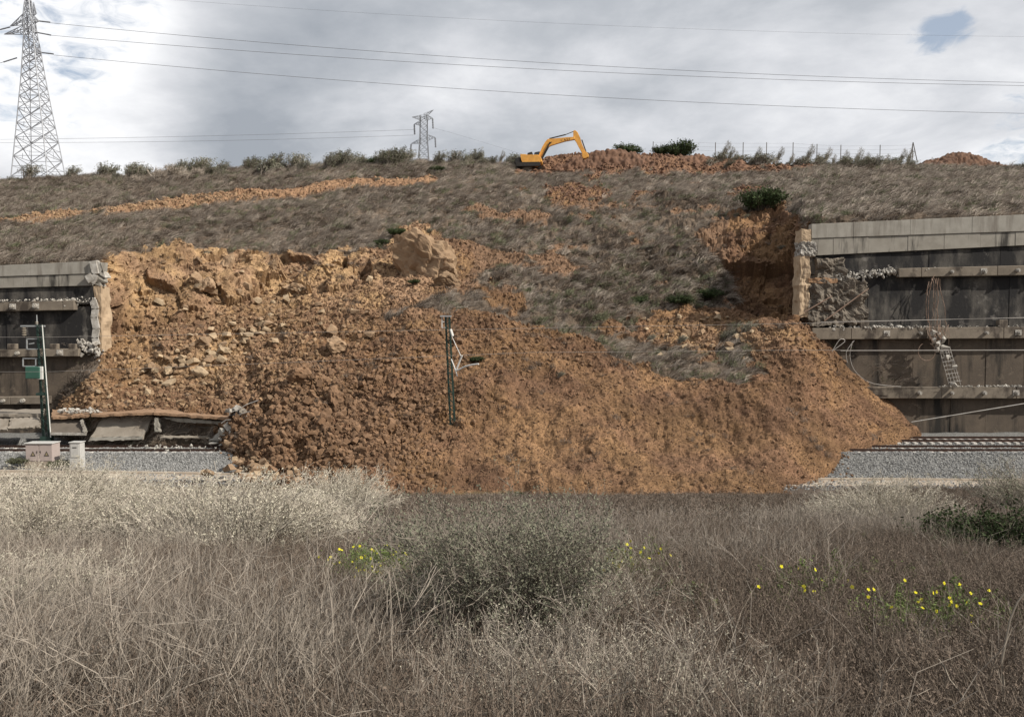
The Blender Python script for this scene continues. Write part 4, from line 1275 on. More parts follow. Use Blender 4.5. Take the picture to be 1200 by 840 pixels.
b0 = Vector(py2.location)
lv = [(pl(496.5, y, d2_), hw) for (y, hw) in ((200, 2.6), (185, 2.2), (176, 1.95), (168, 1.75), (162, 1.65), (155, 1.6), (148, 1.6), (141, 1.6), (136, 1.5))]
lattice_tower(py2, lv, .12, M_pyld, b0)
for (rp, yt, yb, tip) in ((500, 135, 141, (507, 138.5)), (493, 136, 141, (483, 137.5)), (493, 142, 147, (485.5, 145.5)), (500, 158, 165, (510, 161)), (493, 163, 168, (482, 168.5)), (497, 134, 139, (508, 129))):
    cross_arm(py2, rp, 1.2, yt, yb, tip, d2_, .12, M_pyld, b0)
for (a, b) in (((507, 139), (507.6, 151)), ((485.5, 146), (486, 158)), ((510, 161.5), (510.6, 173)), ((482, 169), (481, 178))):
    string(py2, pl(*a, d2_) - b0, pl(*b, d2_) - b0, .42, 6)
M_line = material('power_line', (0.14, 0.145, 0.15), (0.12, 0.12, 0.13), rough=0.5)
def ppath(name, label, pts, d0, d1, r, grp):
    """conductor through the picture points, between two depths; a smooth catenary-like run"""
    xs = np.array([p[0] for p in pts], float); ys = np.array([p[1] for p in pts], float)
    co = np.polyfit(xs, ys, 2)
    P_ = []
    for q in range(81):
        x = xs[0] + (xs[-1] - xs[0]) * q / 80
        P_.append(W(x, float(np.polyval(co, x)), d0 + (d1 - d0) * q / 80))
    tag(MB().tube(P_, r, 4).build(name, M_line), label, 'power line', grp)
ppath('power_line', 'top power line running right from the tall pylon', [(59, 26.5), (300, 50), (600, 72), (900, 87), (1200, 96), (1500, 101)], dp, 205, .042, 'conductors from the tall pylon')
ppath('power_line', 'middle power line running right from the tall pylon', [(60, 41.5), (300, 61), (600, 80), (900, 93), (1200, 100), (1500, 103)], dp, 205, .042, 'conductors from the tall pylon')
ppath('power_line', 'lowest power line running right from the tall pylon', [(63, 63.6), (300, 88), (600, 109), (900, 123), (1200, 132), (1500, 137)], dp, 205, .042, 'conductors from the tall pylon')
ppath('power_line', 'faint thin line crossing the sky highest of all', [(33, -14), (200, 0), (600, 26), (1060, 40), (1500, 44)], dp, 230, .018, None)
ppath('power_line', 'short power line leaving the tall pylon to the left edge, upper', [(0, 35), (-80, 40), (-200, 52)], dp, dp, .055, None)
ppath('power_line', 'short power line leaving the tall pylon to the left edge, lower', [(4, 73), (-80, 92), (-200, 112)], dp, dp, .055, None)
ppath('power_line', 'upper distant power line reaching the small pylon from the left', [(-60, 164), (200, 160.5), (486, 152)], 330, d2_, .05, 'distant conductors')
ppath('power_line', 'lower distant power line reaching the small pylon from the left', [(-60, 167), (200, 166), (485, 158.5)], 330, d2_, .05, 'distant conductors')
ppath('power_line', 'faint distant power line leaving the small pylon to the right', [(508, 150), (560, 165), (640, 190)], d2_, 400, .03, None)

# ------------------------------------------------------------------ fence on the ridge
M_post = material('weathered_post', (0.15, 0.13, 0.11), (0.10, 0.09, 0.08))
fe = empty('wire_fence', W(950, 188, 123.5), 'sparse wire fence with thin posts along the ridge top at right', 'fence')
b0 = Vector(fe.location)
tops = []
for (px, y1_) in ((765, 166), (800, 165), (838, 167), (870.5, 167), (898, 167), (929, 167), (957, 169), (985, 170), (1031, 170), (1069, 169)):
    a = W(px, 190, 123.5); b = W(px + .5, y1_, 123.5)
    MB().bar(a - b0, b - b0, .085).build('fence_post', M_post, fe); tops.append(b)
for dz in (.15, .7, 1.25):
    MB().tube([p - b0 - Vector((0, 0, dz)) for p in tops], .008, 4).build('fence_wire', M_post, fe)
m = MB(); a = W(1066, 190, 123.4); b = W(1075, 190, 123.4); c_ = W(1070, 167, 123.4)
m.bar(a - b0, c_ - b0, .09); m.bar(b - b0, c_ - b0, .09); m.build('brace_post', M_post, fe)

# ------------------------------------------------------------------ boulders and rocks
M_rock = material('ochre_rock', (0.32, 0.22, 0.135), (0.235, 0.155, 0.095), scale=1.2, bump=1.0, bump_scale=4, per_object=0.18)
M_rockp = material('pale_rock', (0.42, 0.32, 0.21), (0.33, 0.24, 0.15), scale=1.2, bump=0.9, bump_scale=4, per_object=0.15)
M_redclod = material('red_clod', (0.180, 0.100, 0.062), (0.105, 0.060, 0.040), scale=1.2, bump=0.9, bump_scale=5, per_object=0.2)
M_brownclod = material('brown_clod', (0.222, 0.134, 0.077), (0.146, 0.087, 0.050), scale=1.2, bump=0.8, bump_scale=5, per_object=0.25)
def unit_(v): return v / (np.linalg.norm(v, axis=-1, keepdims=True) + 1e-9)
def boulder(name, loc, size, seed, mat, rot=(0, 0, 0), planes=16, amp=.10, sub=5, clefts=0.0):
    rs = np.random.default_rng(seed)
    bm = bmesh.new(); bmesh.ops.create_icosphere(bm, subdivisions=sub, radius=1.0)
    Q = np.array([v.co[:] for v in bm.verts])
    nrm = rs.normal(size=(planes, 3)); nrm /= np.linalg.norm(nrm, axis=1)[:, None]
    off = rs.uniform(.45, .72, planes)
    for n_, o_ in zip(nrm, off):
        dd = Q @ n_ - o_
        Q = Q - np.where(dd > 0, dd, 0)[:, None] * n_ * .92
    Q = Q * np.array(size)
    L_ = np.linalg.norm(Q, axis=1)[:, None]
    s_ = max(size)
    Q = Q * (1 + amp * fbm(Q * 1.6 / s_ + seed, 5, .6)[:, None])
    if clefts:
        c1_, c2_ = worley(Q * 2.2 / s_ * np.array([1, 1, .6]) + seed, 5)
        Q = Q * (1 + clefts * (np.clip((c2_ - c1_) * 4, 0, 1) - 1)[:, None])
    U_ = unit_(Q)
    Q = Q + U_ * (s_ * .09 * facets(Q * 2.0 / s_ + seed, 8, 1.1) + s_ * .04 * facets(Q * 5.0 / s_ + seed, 9, 1.0))[:, None]
    for v, q in zip(bm.verts, Q): v.co = q
    me = bpy.data.meshes.new(name); bm.to_mesh(me); bm.free(); me.materials.append(mat)
    return link(name, me, None, loc=loc, rot=rot)
bp, _ = hill_at(492, 318)
bd = 76.5
o = boulder('boulder', W(499, 320, 76.2), (4.9, 3.0, 3.7), 12, M_rock, rot=(.1, .35, 0), planes=12, clefts=.16, amp=.14)
tag(o, 'huge ochre soil block lying tilted below the grassy slope, shrubs on its top', 'boulder')
o = boulder('boulder', W(521, 334, 72.6), (1.5, 1.0, 1.4), 31, M_rock, rot=(.1, .1, .3), planes=9, clefts=.06)
tag(o, 'pointed ochre block leaning at the lower right of the huge block', 'boulder')
for (px, py, sx, sz_, lb, mt) in ((268, 312, 1.15, 1.5, 'upright ochre crag standing out of the left scar edge', M_rock), (246, 338, .9, .8, 'ochre crag jutting left of the upright crag in the scar', M_rock),
        (232, 326, .7, .9, 'small ochre crag at the left of the group in the scar', M_rock), (345, 338, 1.6, .8, 'broad ochre ledge block in the middle of the left scar', M_rock),
        (318, 312, .8, .8, 'rounded ochre block right of the upright crag', M_rock), (395, 405, 1.3, .9, 'ochre block at the crest of the dark clods', M_rock), (352, 440, 1.5, 1.1, 'lit ochre buttress above the darkest clods', M_brownclod),
        (395, 462, .9, 1.0, 'square brown block among the dark clods', M_brownclod), (1102, 470, .01, .01, '', None)):
    if not mt: continue
    p, n_ = hill_at(px, py)
    o = boulder('boulder', p + Vector((0, -.15, 0)), (sx, sx * .8, sz_), int(px * 7 + py), mt, rot=(random.uniform(-.2, .2), random.uniform(-.2, .2), random.uniform(0, 3)), sub=4, clefts=.06, amp=.14)
    tag(o, lb, 'boulder')
o = boulder('rock', hill_at(232, 437)[0] + Vector((0, -.4, .1)), (.85, .5, .42), 5, M_rockp, rot=(.3, .2, .2), sub=3)
tag(o, 'flat pale grey slab of rock largest in the field of stones in the left scar', 'rock')
ROCKS = []
for k in range(10):
    v, f = LUMPS[k]
    for mt in (M_rock, M_rockp, M_brownclod):
        ROCKS.append(np_mesh('rock', v, f, mt))
def rocks(spots, group, label, cat='rock', mset=(0, 1, 2), lift=.25, surf=None):
    for (px, py, r_) in spots:
        if surf: p = surf(px, py)
        else: p, n_ = hill_at(px, py)
        mi = random.choice(mset)
        tint = ('ochre', 'pale', 'dark brown')[mi]
        big_ = sorted(q[2] for q in spots)[int(len(spots) * .62)]
        size_ = 'larger' if r_ > big_ else 'small'
        if 'field of stones' in label: where = 'near the flat pale slab' if math.hypot(px - 232, py - 437) < 22 else ('left of the flat pale slab' if px < 215 else 'uphill right of the flat pale slab')
        elif 'upper edge' in label: where = 'left of the upright crag' if px < 255 else ('right of the upright crag' if px < 350 else 'just left of the huge ochre block')
        elif 'fallen slabs' in label: where = 'above the slab with white rubble' if px < 120 else ('above the left top slab' if px < 185 else ('above the sagging slab' if px < 270 else 'by the mangled wall end'))
        elif 'left foot' in label: where = 'on the ballast' if px < 290 else ('beside the pointed block' if px < 325 else 'under the dark clods')
        else: where = 'left of the green clumps' if px < 800 else ('among the green clumps' if px < 870 else 'right of the green clumps')
        o = link('rock', ROCKS[random.randrange(10) * 3 + mi], None, loc=p + Vector((0, -.15, r_ * lift)), rot=(random.uniform(-.5, .5), random.uniform(-.5, .5), random.uniform(0, 6.2)), scale=(r_ * random.uniform(.8, 1.25), r_, r_ * random.uniform(.65, .95)))
        tag(o, '%s %s stone %s, %s' % (size_, tint, where, label), cat, group)
random.seed(44)
sp = []
for _ in range(80):
    t_ = random.random()
    px = 175 + 145 * t_ + random.gauss(0, 14); py = 440 - 60 * t_ + random.gauss(0, 9)
    sp.append((px, py, random.choice((.18, .24, .3, .38, .48))))
rocks(sp, 'stones strewn down the left scar', 'in the field of stones', mset=(0, 1, 1))
sp = [(random.uniform(180, 440), random.uniform(305, 400), random.choice((.15, .2, .25, .35, .5))) for _ in range(55)]
rocks(sp, 'stones under the scar edge', 'under the upper edge', mset=(0, 0, 1))
sp = [(random.uniform(60, 330), random.uniform(445, 480), random.choice((.1, .13, .18, .24))) for _ in range(35)]
rocks(sp, 'stones above the fallen slabs', 'over the fallen slabs', mset=(0, 1, 2))
def at_ground(px, py):
    d = 50.0
    for _ in range(30):
        p = W(px, py, d); gz = float(ground_z(p.x, p.y))
        d += (p.z - gz) * 3.0 if abs(p.z - gz) < 1.5 else math.copysign(1.5, p.z - gz)
        d = min(max(d, 3), 58)
    p = W(px, py, d); p.z = float(ground_z(p.x, p.y)); return p
def toe_pt(px, py):
    d = 53.5 - (py - 535) * .16
    p = W(px, py, d)
    return p
sp = []
for _ in range(85):
    px = random.gauss(315, 28); py = 525 + (px - 240) * .05 + random.uniform(0, 34)
    if px < 245: py = random.uniform(545, 557)
    sp.append((px, min(py, 566), random.choice((.12, .16, .2, .25, .3, .38))))
rocks(sp, 'blocks at the left foot of the slide', 'at the left foot', mset=(0, 0, 1, 2), surf=toe_pt, lift=0)
for (px, py, r_, lb) in ((268, 520, .52, 'square ochre block resting on the rail end beside the pale slab end'), (302, 551, .62, 'pointed ochre block largest at the left foot of the slide'), (322, 531, .4, 'ochre block uphill of the pointed block at the left foot'), (378, 562, .62, 'flat pale block at the water edge of the slide foot')):
    o = boulder('rock', toe_pt(px, py), (r_, r_ * .8, r_ * .85), int(px), M_rock, sub=3, rot=(.2, .1, px), amp=.15)
    tag(o, lb, 'rock')
sp = [(random.uniform(745, 900), random.uniform(366, 420), random.choice((.14, .2, .28, .4))) for _ in range(34)]
rocks(sp, 'stones on the broken crest at right', 'on the crest', mset=(0, 1, 0))

# dirt mounds on the ridge
def mound(name, px0, px1, py_base, py_top, d, label, seed, depth=3.0, prof=None):
    a, b = W(px0, py_base, d), W(px1, py_base, d)
    h = W((px0 + px1) / 2, py_top, d).z - a.z
    nu, nv = 120, 40
    Vv = []
    for j in range(nv + 1):
        for i in range(nu + 1):
            u, v = i / nu, j / nv
            e_ = float(np.interp(u, *prof)) if prof else math.sin(math.pi * u) ** .8
            z = h * e_ * math.sin(math.pi * v) ** .9 - .4
            Vv.append((a.x + (b.x - a.x) * u, d - depth + 2 * depth * v, a.z + z))
    Vv = np.array(Vv)
    f1_, f2_ = worley(Vv * 1.7 + seed, seed)
    g_ = (.25 * fbm(Vv * .8 + seed, 3) + .35 * np.clip(f2_ - f1_, 0, .6) - .1)
    Vv[:, 2] += g_ * np.clip((Vv[:, 2] - a.z + .4) / .5, 0, 1); Vv[:, 1] -= g_
    o = link(name, np_mesh(name, Vv, grid_faces(nv + 1, nu + 1), M_redclod, True))
    return tag(o, label, 'dirt mound')
mound('dirt_mound', 1068, 1180, 196, 175, 123, 'reddish conical dirt mound on the ridge at far right', 3, prof=([0, .1, .2, .35, .48, .6, .8, 1], [0, .45, .5, .85, 1, .9, .45, 0]))
mound('dirt_mound', 640, 765, 200, 171, 119.3, 'reddish heap of dug soil in front of the excavator bucket', 5, depth=2.0, prof=([0, .1, .3, .5, .62, .8, 1], [0, .35, .7, .95, 1, .85, .5]))
mound('dirt_mound', 745, 880, 200, 178, 120.0, 'long low bank of dug red soil along the ridge', 9, depth=1.8, prof=([0, .1, .3, .5, .7, .9, 1], [.6, .9, .85, 1, .85, .8, .3]))
# ------------------------------------------------------------------ vegetation
def unit(v): return v / (np.linalg.norm(v, axis=-1, keepdims=True) + 1e-9)
def ribbons(Pl, w, r, tip=0.25):
    """flat blades along polylines Pl (n, k, 3)"""
    n, k, _ = Pl.shape
    d = unit(Pl[:, -1] - Pl[:, 0])
    s = unit(np.cross(d, unit(r.normal(size=(n, 3)))))
    ww = (np.asarray(w).reshape(-1, 1) * np.linspace(1, tip, k)[None])[..., None] * 0.5
    A = Pl - s[:, None] * ww; B = Pl + s[:, None] * ww
    V = np.stack([A, B], 2).reshape(-1, 3)
    i = (np.arange(n)[:, None] * k + np.arange(k - 1)[None]).ravel() * 2
    Fc = np.stack([i, i + 1, i + 3, i + 2], 1)
    return V, Fc
def stem_lines(n, h, rad, spread, lean, r, k=5, droop=.15, hvar=.35, wob=.03):
    a = r.random(n) * 2 * np.pi; q = np.sqrt(r.random(n)) * rad
    root = np.stack([np.cos(a) * q, np.sin(a) * q, np.zeros(n)], 1)
    out = r.normal(size=(n, 3)) * spread; out[:, 2] = 0
    out[:, :2] += root[:, :2] / max(rad, .01) * spread * .8
    d = unit(np.array([0, 0, 1.0]) + out + np.array([lean[0], lean[1], 0]))
    L_ = h * (1 - hvar * r.random(n))
    t = np.linspace(0, 1, k)
    Pl = root[:, None] + d[:, None] * (L_[:, None] * t)[..., None]
    hz = unit(d * np.array([1, 1, 0]) + np.array([lean[0], lean[1], 0]) + 1e-3)
    Pl = Pl + hz[:, None] * (droop * L_[:, None] * t ** 2)[..., None] - np.array([0, 0, 1]) * (droop * .6 * L_[:, None] * t ** 3)[..., None]
    Pl[:, 1:] += r.normal(size=(n, k - 1, 3)) * wob * h
    return Pl
def branch(Pl, nb, length, ang, r, k=3, tmin=.3, up=.3):
    """side twigs off the lines"""
    n, kk, _ = Pl.shape
    i = r.integers(0, n, nb); t = tmin + (1 - tmin) * r.random(nb)
    x = t * (kk - 1); j = np.minimum(x.astype(int), kk - 2); f = (x - j)[:, None]
    p = Pl[i, j] * (1 - f) + Pl[i, j + 1] * f
    d = unit(Pl[i, j + 1] - Pl[i, j])
    s = unit(np.cross(d, r.normal(size=(nb, 3))))
    dd = unit(d * np.cos(ang) + s * np.sin(ang) + np.array([0, 0, up]))
    L_ = length * (.5 + .7 * r.random(nb)) * (1.15 - .6 * t)
    tt_ = np.linspace(0, 1, k)
    Q = p[:, None] + dd[:, None] * (L_[:, None] * tt_)[..., None]
    Q[:, 1:] += r.normal(size=(nb, k - 1, 3)) * length * .06
    return Q
def leaf_quads(Pl, n, lsize, asp, r, tmin=.2, jit=.02, upb=0.0):
    m, kk, _ = Pl.shape
    i = r.integers(0, m, n); t = tmin + (1 - tmin) * r.random(n)
    x = t * (kk - 1); j = np.minimum(x.astype(int), kk - 2); f = (x - j)[:, None]
    p = Pl[i, j] * (1 - f) + Pl[i, j + 1] * f + r.normal(size=(n, 3)) * jit
    a = unit(r.normal(size=(n, 3)) + np.array([0, 0, upb])); b = unit(np.cross(a, r.normal(size=(n, 3))))
    s = lsize * (.6 + .8 * r.random(n))[:, None]
    V = np.stack([p, p + a * s * .5 + b * s * asp * .5, p + a * s, p + a * s * .5 - b * s * asp * .5], 1).reshape(-1, 3)
    return V, (np.arange(n) * 4)[:, None] + np.arange(4)[None]
def join(parts):
    VV, FF, MI, o = [], [], [], 0
    for (V, Fc, mi) in parts:
        VV.append(V); FF.append(Fc + o); MI.append(np.full(len(Fc), mi)); o += len(V)
    return np.concatenate(VV), np.concatenate(FF), np.concatenate(MI)
def multi_mesh(name, parts, mats):
    V, Fc, MI = join(parts)
    me = np_mesh(name, V, Fc)
    for m_ in mats: me.materials.append(m_)
    me.polygons.foreach_set('material_index', MI.astype(np.int32))
    return me
def plant_mat(name, a, b, trans=0.0):
    m = material(name, a, b, scale=1.5, rough=0.8, spec=0.15, per_object=0.22)
    return m
M_weed = plant_mat('dry_weed_stem', (0.165, 0.132, 0.102), (0.100, 0.079, 0.061))
M_weed2 = plant_mat('dry_weed_seed', (0.190, 0.147, 0.114), (0.118, 0.090, 0.070))
M_straw = plant_mat('pale_straw', (0.29, 0.25, 0.20), (0.195, 0.165, 0.133))
M_palestraw = plant_mat('pale_brush_stem', (0.52, 0.465, 0.385), (0.38, 0.335, 0.27))
M_twig = plant_mat('grey_twig', (0.33, 0.285, 0.235), (0.21, 0.18, 0.148))
M_greyleaf = plant_mat('grey_green_leaf', (0.24, 0.235, 0.17), (0.15, 0.155, 0.105))
M_paleleaf = plant_mat('pale_dry_leaf', (0.44, 0.405, 0.32), (0.31, 0.285, 0.22))
M_green_l = plant_mat('fresh_green', (0.15, 0.19, 0.06), (0.10, 0.135, 0.045))
M_dkleaf = plant_mat('dark_green_leaf', (0.050, 0.070, 0.026), (0.032, 0.046, 0.018))
M_olive = plant_mat('olive_leaf', (0.135, 0.140, 0.085), (0.09, 0.095, 0.058))
M_yflower = plant_mat('yellow_petal', (0.72, 0.66, 0.03), (0.66, 0.58, 0.02))
M_hgrass = plant_mat('hill_grass', (0.42, 0.36, 0.30), (0.275, 0.23, 0.185))
M_hgrass2 = plant_mat('hill_grass_dark', (0.185, 0.145, 0.115), (0.115, 0.09, 0.07))
M_hgreen = plant_mat('hill_green_weed', (0.190, 0.195, 0.115), (0.12, 0.125, 0.075))

PROTO = bpy.data.collections.new('prototypes')      # never linked to the scene: only a source of meshes to repeat
def proto(name, me):
    o = bpy.data.objects.new(name, me)
    PROTO.objects.link(o)
    return o
def scatter(name, pts, rot, scl, pr, label=None, cat=None, mat=None):
    """one object of countless copies of pr"""
    n = len(pts)
    me = bpy.data.meshes.new(name)
    me.vertices.add(n)
    me.vertices.foreach_set('co', np.asarray(pts, np.float32).ravel())
    a = me.attributes.new('rot', 'FLOAT_VECTOR', 'POINT'); a.data.foreach_set('vector', np.asarray(rot, np.float32).ravel())
    scl = np.asarray(scl, np.float32)
    if scl.ndim == 1: scl = np.repeat(scl[:, None], 3, 1)
    a = me.attributes.new('scl', 'FLOAT_VECTOR', 'POINT'); a.data.foreach_set('vector', scl.ravel())
    me.update()
    o = link(name, me)
    ng = bpy.data.node_groups.new(name, 'GeometryNodeTree')
    ng.interface.new_socket('Geometry', in_out='INPUT', socket_type='NodeSocketGeometry')
    ng.interface.new_socket('Geometry', in_out='OUTPUT', socket_type='NodeSocketGeometry')
    gi = ng.nodes.new('NodeGroupInput'); go = ng.nodes.new('NodeGroupOutput')
    ip = ng.nodes.new('GeometryNodeInstanceOnPoints')
    oi = ng.nodes.new('GeometryNodeObjectInfo'); oi.inputs['Object'].default_value = pr
    oi.inputs['As Instance'].default_value = True
    ra = ng.nodes.new('GeometryNodeInputNamedAttribute'); ra.data_type = 'FLOAT_VECTOR'; ra.inputs['Name'].default_value = 'rot'
    sa = ng.nodes.new('GeometryNodeInputNamedAttribute'); sa.data_type = 'FLOAT_VECTOR'; sa.inputs['Name'].default_value = 'scl'
    er = ng.nodes.new('FunctionNodeEulerToRotation')
    lk = ng.links.new
    lk(gi.outputs[0], ip.inputs['Points']); lk(oi.outputs['Geometry'], ip.inputs['Instance'])
    lk(ra.outputs['Attribute'], er.inputs[0]); lk(er.outputs[0], ip.inputs['Rotation'])
    lk(sa.outputs['Attribute'], ip.inputs['Scale']); lk(ip.outputs[0], go.inputs[0])
    md = o.modifiers.new('scatter', 'NODES'); md.node_group = ng
    return tag(o, label, cat, kind='stuff')

# ---- loose clods on the bare soil
clod_protos = []
for k in range(4):
    v, f = LUMPS[k]
    clod_protos.append(proto('clod', np_mesh('clod', v, f, M_brownclod)))
redp = proto('red_clod', np_mesh('red_clod', LUMPS[5][0], LUMPS[5][1], M_redclod))
M_ochreclod = material('ochre_clod', (0.31, 0.205, 0.118), (0.22, 0.142, 0.082), scale=1.2, bump=0.8, bump_scale=5, per_object=0.22)
palep = proto('pale_clod', np_mesh('pale_clod', LUMPS[6][0], LUMPS[6][1], M_ochreclod))
in_view = ((CPX > -40) & (CPX < 1240)).astype(float)
wbare = CB * in_view * (CC[..., 1] < 100)
rz = np.clip(1 - np.hypot((CPX - 370) / 200, (CPY - 490) / 95), 0, 1)
CLF = in_poly(CPX, CPY, [(112, 290), (150, 288), (430, 286), (440, 320), (250, 350), (190, 385), (118, 405)])
cl_w = np.where(CLF, .3, 1.0) * np.where(in_poly(CPX, CPY, SCAR), .3, 1.0)
for k, pr in enumerate(clod_protos):
    scr = np.clip((CPY - 400) / 80, 0, 1) * np.clip((CPX - 480) / 120, 0, 1)
    wgt = wbare * (1 - .8 * np.clip((330 - CPX) / 80, 0, 1) * np.clip((475 - CPY) / 30, 0, 1)) * np.where(slump[:-1, :-1], .4, 1.0) * (0.5 + 1.8 * rz) * cl_w * (1 - .6 * scr)
    n = 7500
    p, nn, _ = hill_points(n, wgt)
    s = 0.030 + 0.17 * rng.random(n) ** 6.0 + 0.055 * rng.random(n)
    s *= (1 + .5 * rz[_[0], _[1]]) * (1 - .35 * scr[_[0], _[1]])
    scatter('soil_clods', p + nn * (s * .25)[:, None], rng.random((n, 3)) * 6.28, s[:, None] * (0.75 + .5 * rng.random((n, 3))), pr, 'loose brown clods covering the bare face of the slide', 'clods')
for pr in (clod_protos[0], clod_protos[2]):
    n = 16000
    p, nn, _ = hill_points(n, wbare * (CC[..., 1] < 72) * (.35 + scr) * cl_w)
    s = .022 + .035 * rng.random(n) ** 2
    scatter('soil_crumbs', p + nn * (s * .3)[:, None], rng.random((n, 3)) * 6.28, s, pr, 'fine soil crumbs over the lower face of the slide', 'clods')
p, nn, _ = hill_points(9000, wbare * (CPY < 478) * np.clip((440 - CPX) / 120, 0, 1) * cl_w)
s = 0.035 + .22 * rng.random(9000) ** 4
scatter('scar_stones', p + nn * (s * .25)[:, None], rng.random((9000, 3)) * 6.28, s, palep, 'small ochre stones littering the left scar', 'stones')
wbank = CB * in_view * ((CC[..., 1] >= 98) & (CC[..., 1] < 124)) * np.where(CPX < 560, .35, 1.0)
p, nn, _ = hill_points(5000, wbank)
s = (0.06 + .28 * rng.random(5000) ** 4) * np.where(p[:, 0] < 0, .6, 1)
scatter('ridge_clods', p + nn * (s * .25)[:, None], rng.random((5000, 3)) * 6.28, s, redp, 'reddish clods on the dug bank along the ridge', 'clods')
# spill beyond the toe of the slide
r1 = int(np.searchsorted(tt, 1.0))
jc = np.where((cols > 262) & (cols < 1070))[0]
js = rng.choice(jc, 2600)
off = rng.exponential(.38, 2600)
sx_ = P[r1, js, 0] + np.where(cols[js] > 930, .85, 0) * off + rng.normal(0, .15, 2600) - np.where(cols[js] < 320, .8, 0) * off
sy_ = P[r1, js, 1] - np.where(cols[js] > 930, .5, 1.0) * off + .15
sz = np.where(sy_ > 53, ballast_z(sx_, sy_), ground_z(sx_, sy_))
sz = np.where(js > 0, sz, sz)
s = .03 + .11 * rng.random(2600) ** 4
scatter('spilled_clods', np.stack([sx_, sy_, sz + s * .3], 1), rng.random((2600, 3)) * 6.28, s, clod_protos[1], 'small clods spilled beyond the foot of the slide', 'clods')
# ballast stones
M_stone = material('ballast_stone', (0.33, 0.325, 0.31), (0.10, 0.10, 0.098), scale=2.0, per_object=0.45)
bs = proto('ballast_stone', np_mesh('ballast_stone', LUMPS[3][0], LUMPS[3][1], M_stone))
n = 52000
x = np.where(rng.random(n) < .5, rng.uniform(-36, -13, n), rng.uniform(17, 40, n)); y = 53.0 + 8.6 * rng.random(n) ** 1.9
z = ballast_z(x, y)
scatter('ballast_stones', np.stack([x, y, z + .01], 1), rng.random((n, 3)) * 6.28, 0.035 + .035 * rng.random(n), bs, 'angular grey ballast stones on the trackbed shoulder', 'ballast')
# grey stones strewn on the verge below
n = 2500
x = np.where(rng.random(n) < .4, rng.uniform(-24, -14, n), rng.uniform(15, 36, n)); y = rng.uniform(49.5, 52.8, n)
scatter('verge_stones', np.stack([x, y, ground_z(x, y) + .02], 1), rng.random((n, 3)) * 6.28, 0.03 + .05 * rng.random(n), bs, 'scattered grey stones on the pale verge below the ballast', 'stones')

# ---- wind-combed grass on the hillside
def tuft(name, seed, n, h, rad, spread, lean, w, mats, extra=0, leaf=0, droop=.3, leafmat=1, lsize=.05):
    r = np.random.default_rng(seed)
    Pl = stem_lines(n, h, rad, spread, lean, r, k=4, droop=droop)
    parts = [(*ribbons(Pl, w * (.7 + .6 * r.random(n)), r), 0)]
    if extra:
        B = branch(Pl, extra, h * .3, .6, r)
        parts.append((*ribbons(B, np.full(extra, w * .7), r), min(1, len(mats) - 1)))
    if leaf:
        parts.append((*leaf_quads(Pl, leaf, lsize, .5, r), leafmat))
    return proto(name, multi_mesh(name, parts, mats))
hill_t = [tuft('hill_tuft', 60 + k, 30, .80, .22, .34, (.55, -.1), .026, [M_hgrass], droop=.45) for k in range(2)]
hill_t.append(tuft('hill_tuft', 66, 30, .50, .25, .40, (.35, -.1), .026, [M_hgrass2, M_hgrass2], extra=24, droop=.3))
hill_t.append(tuft('hill_tuft', 68, 22, .55, .25, .35, (.25, 0), .028, [M_hgreen, M_hgreen], extra=20, leaf=60, leafmat=1, lsize=.07))
hill_t.append(tuft('hill_tuft', 69, 18, .95, .12, .20, (.7, -.1), .024, [M_hgrass], droop=.4))
wg = (1 - CB) * in_view * (CC[..., 1] < 135) * (CC[..., 1] > 58)
patchy = fbm(CC * 0.12 + 90, 3)
g_sl = np.where(slump[:-1, :-1], .6, 1.0)
patchy2 = fbm(CC * 0.45 + 70, 4, .7)
for pr, n, wf, lab, sc in ((hill_t[0], 12000, np.clip(.45 + 1.8 * patchy2, .03, 2) * g_sl, 'wind-combed pale dry grass on the hillside', 1.0), (hill_t[1], 10000, np.clip(.45 - 1.8 * patchy2, .03, 2) * g_sl, 'wind-combed dry grass on the hillside', 1.0),
                      (hill_t[2], 20000, np.clip(.6 + 1.6 * patchy, .05, 2), 'dark dry weeds on the hillside', 1.0), (hill_t[3], 8500, np.clip(-.15 + 1.8 * patchy2 + .5 * (CPX > 700) * (CPY > 320), .01, 2), 'dull green weeds on the hillside', 1.0),
                      (hill_t[4], 4500, np.clip(.2 + 1.2 * patchy2, .02, 2), 'tall bent grass on the hillside', 1.0)):
    p, nn, _ = hill_points(n, wg * wf)
    yaw = rng.normal(0, .38, n)
    rot = np.stack([rng.normal(0, .12, n), rng.normal(.05, .28, n), yaw], 1)
    scatter('hillside_grass', p - np.array([0, 0, .05]), rot, (.45 + 1.0 * rng.random(n) ** 1.5) * sc, pr, lab, 'grass')
# sparse weeds on bare soil
p, nn, _ = hill_points(420, wbare * np.clip(fbm(CC * .3 + 33, 3) - .1, 0, 1) * (CPY < 560))
scatter('slide_weeds', p, np.stack([rng.normal(0, .2, 420), rng.normal(0, .2, 420), rng.random(420) * 6.28], 1), .5 + .6 * rng.random(420), hill_t[2], 'scraps of torn grass lying on the slide', 'grass')

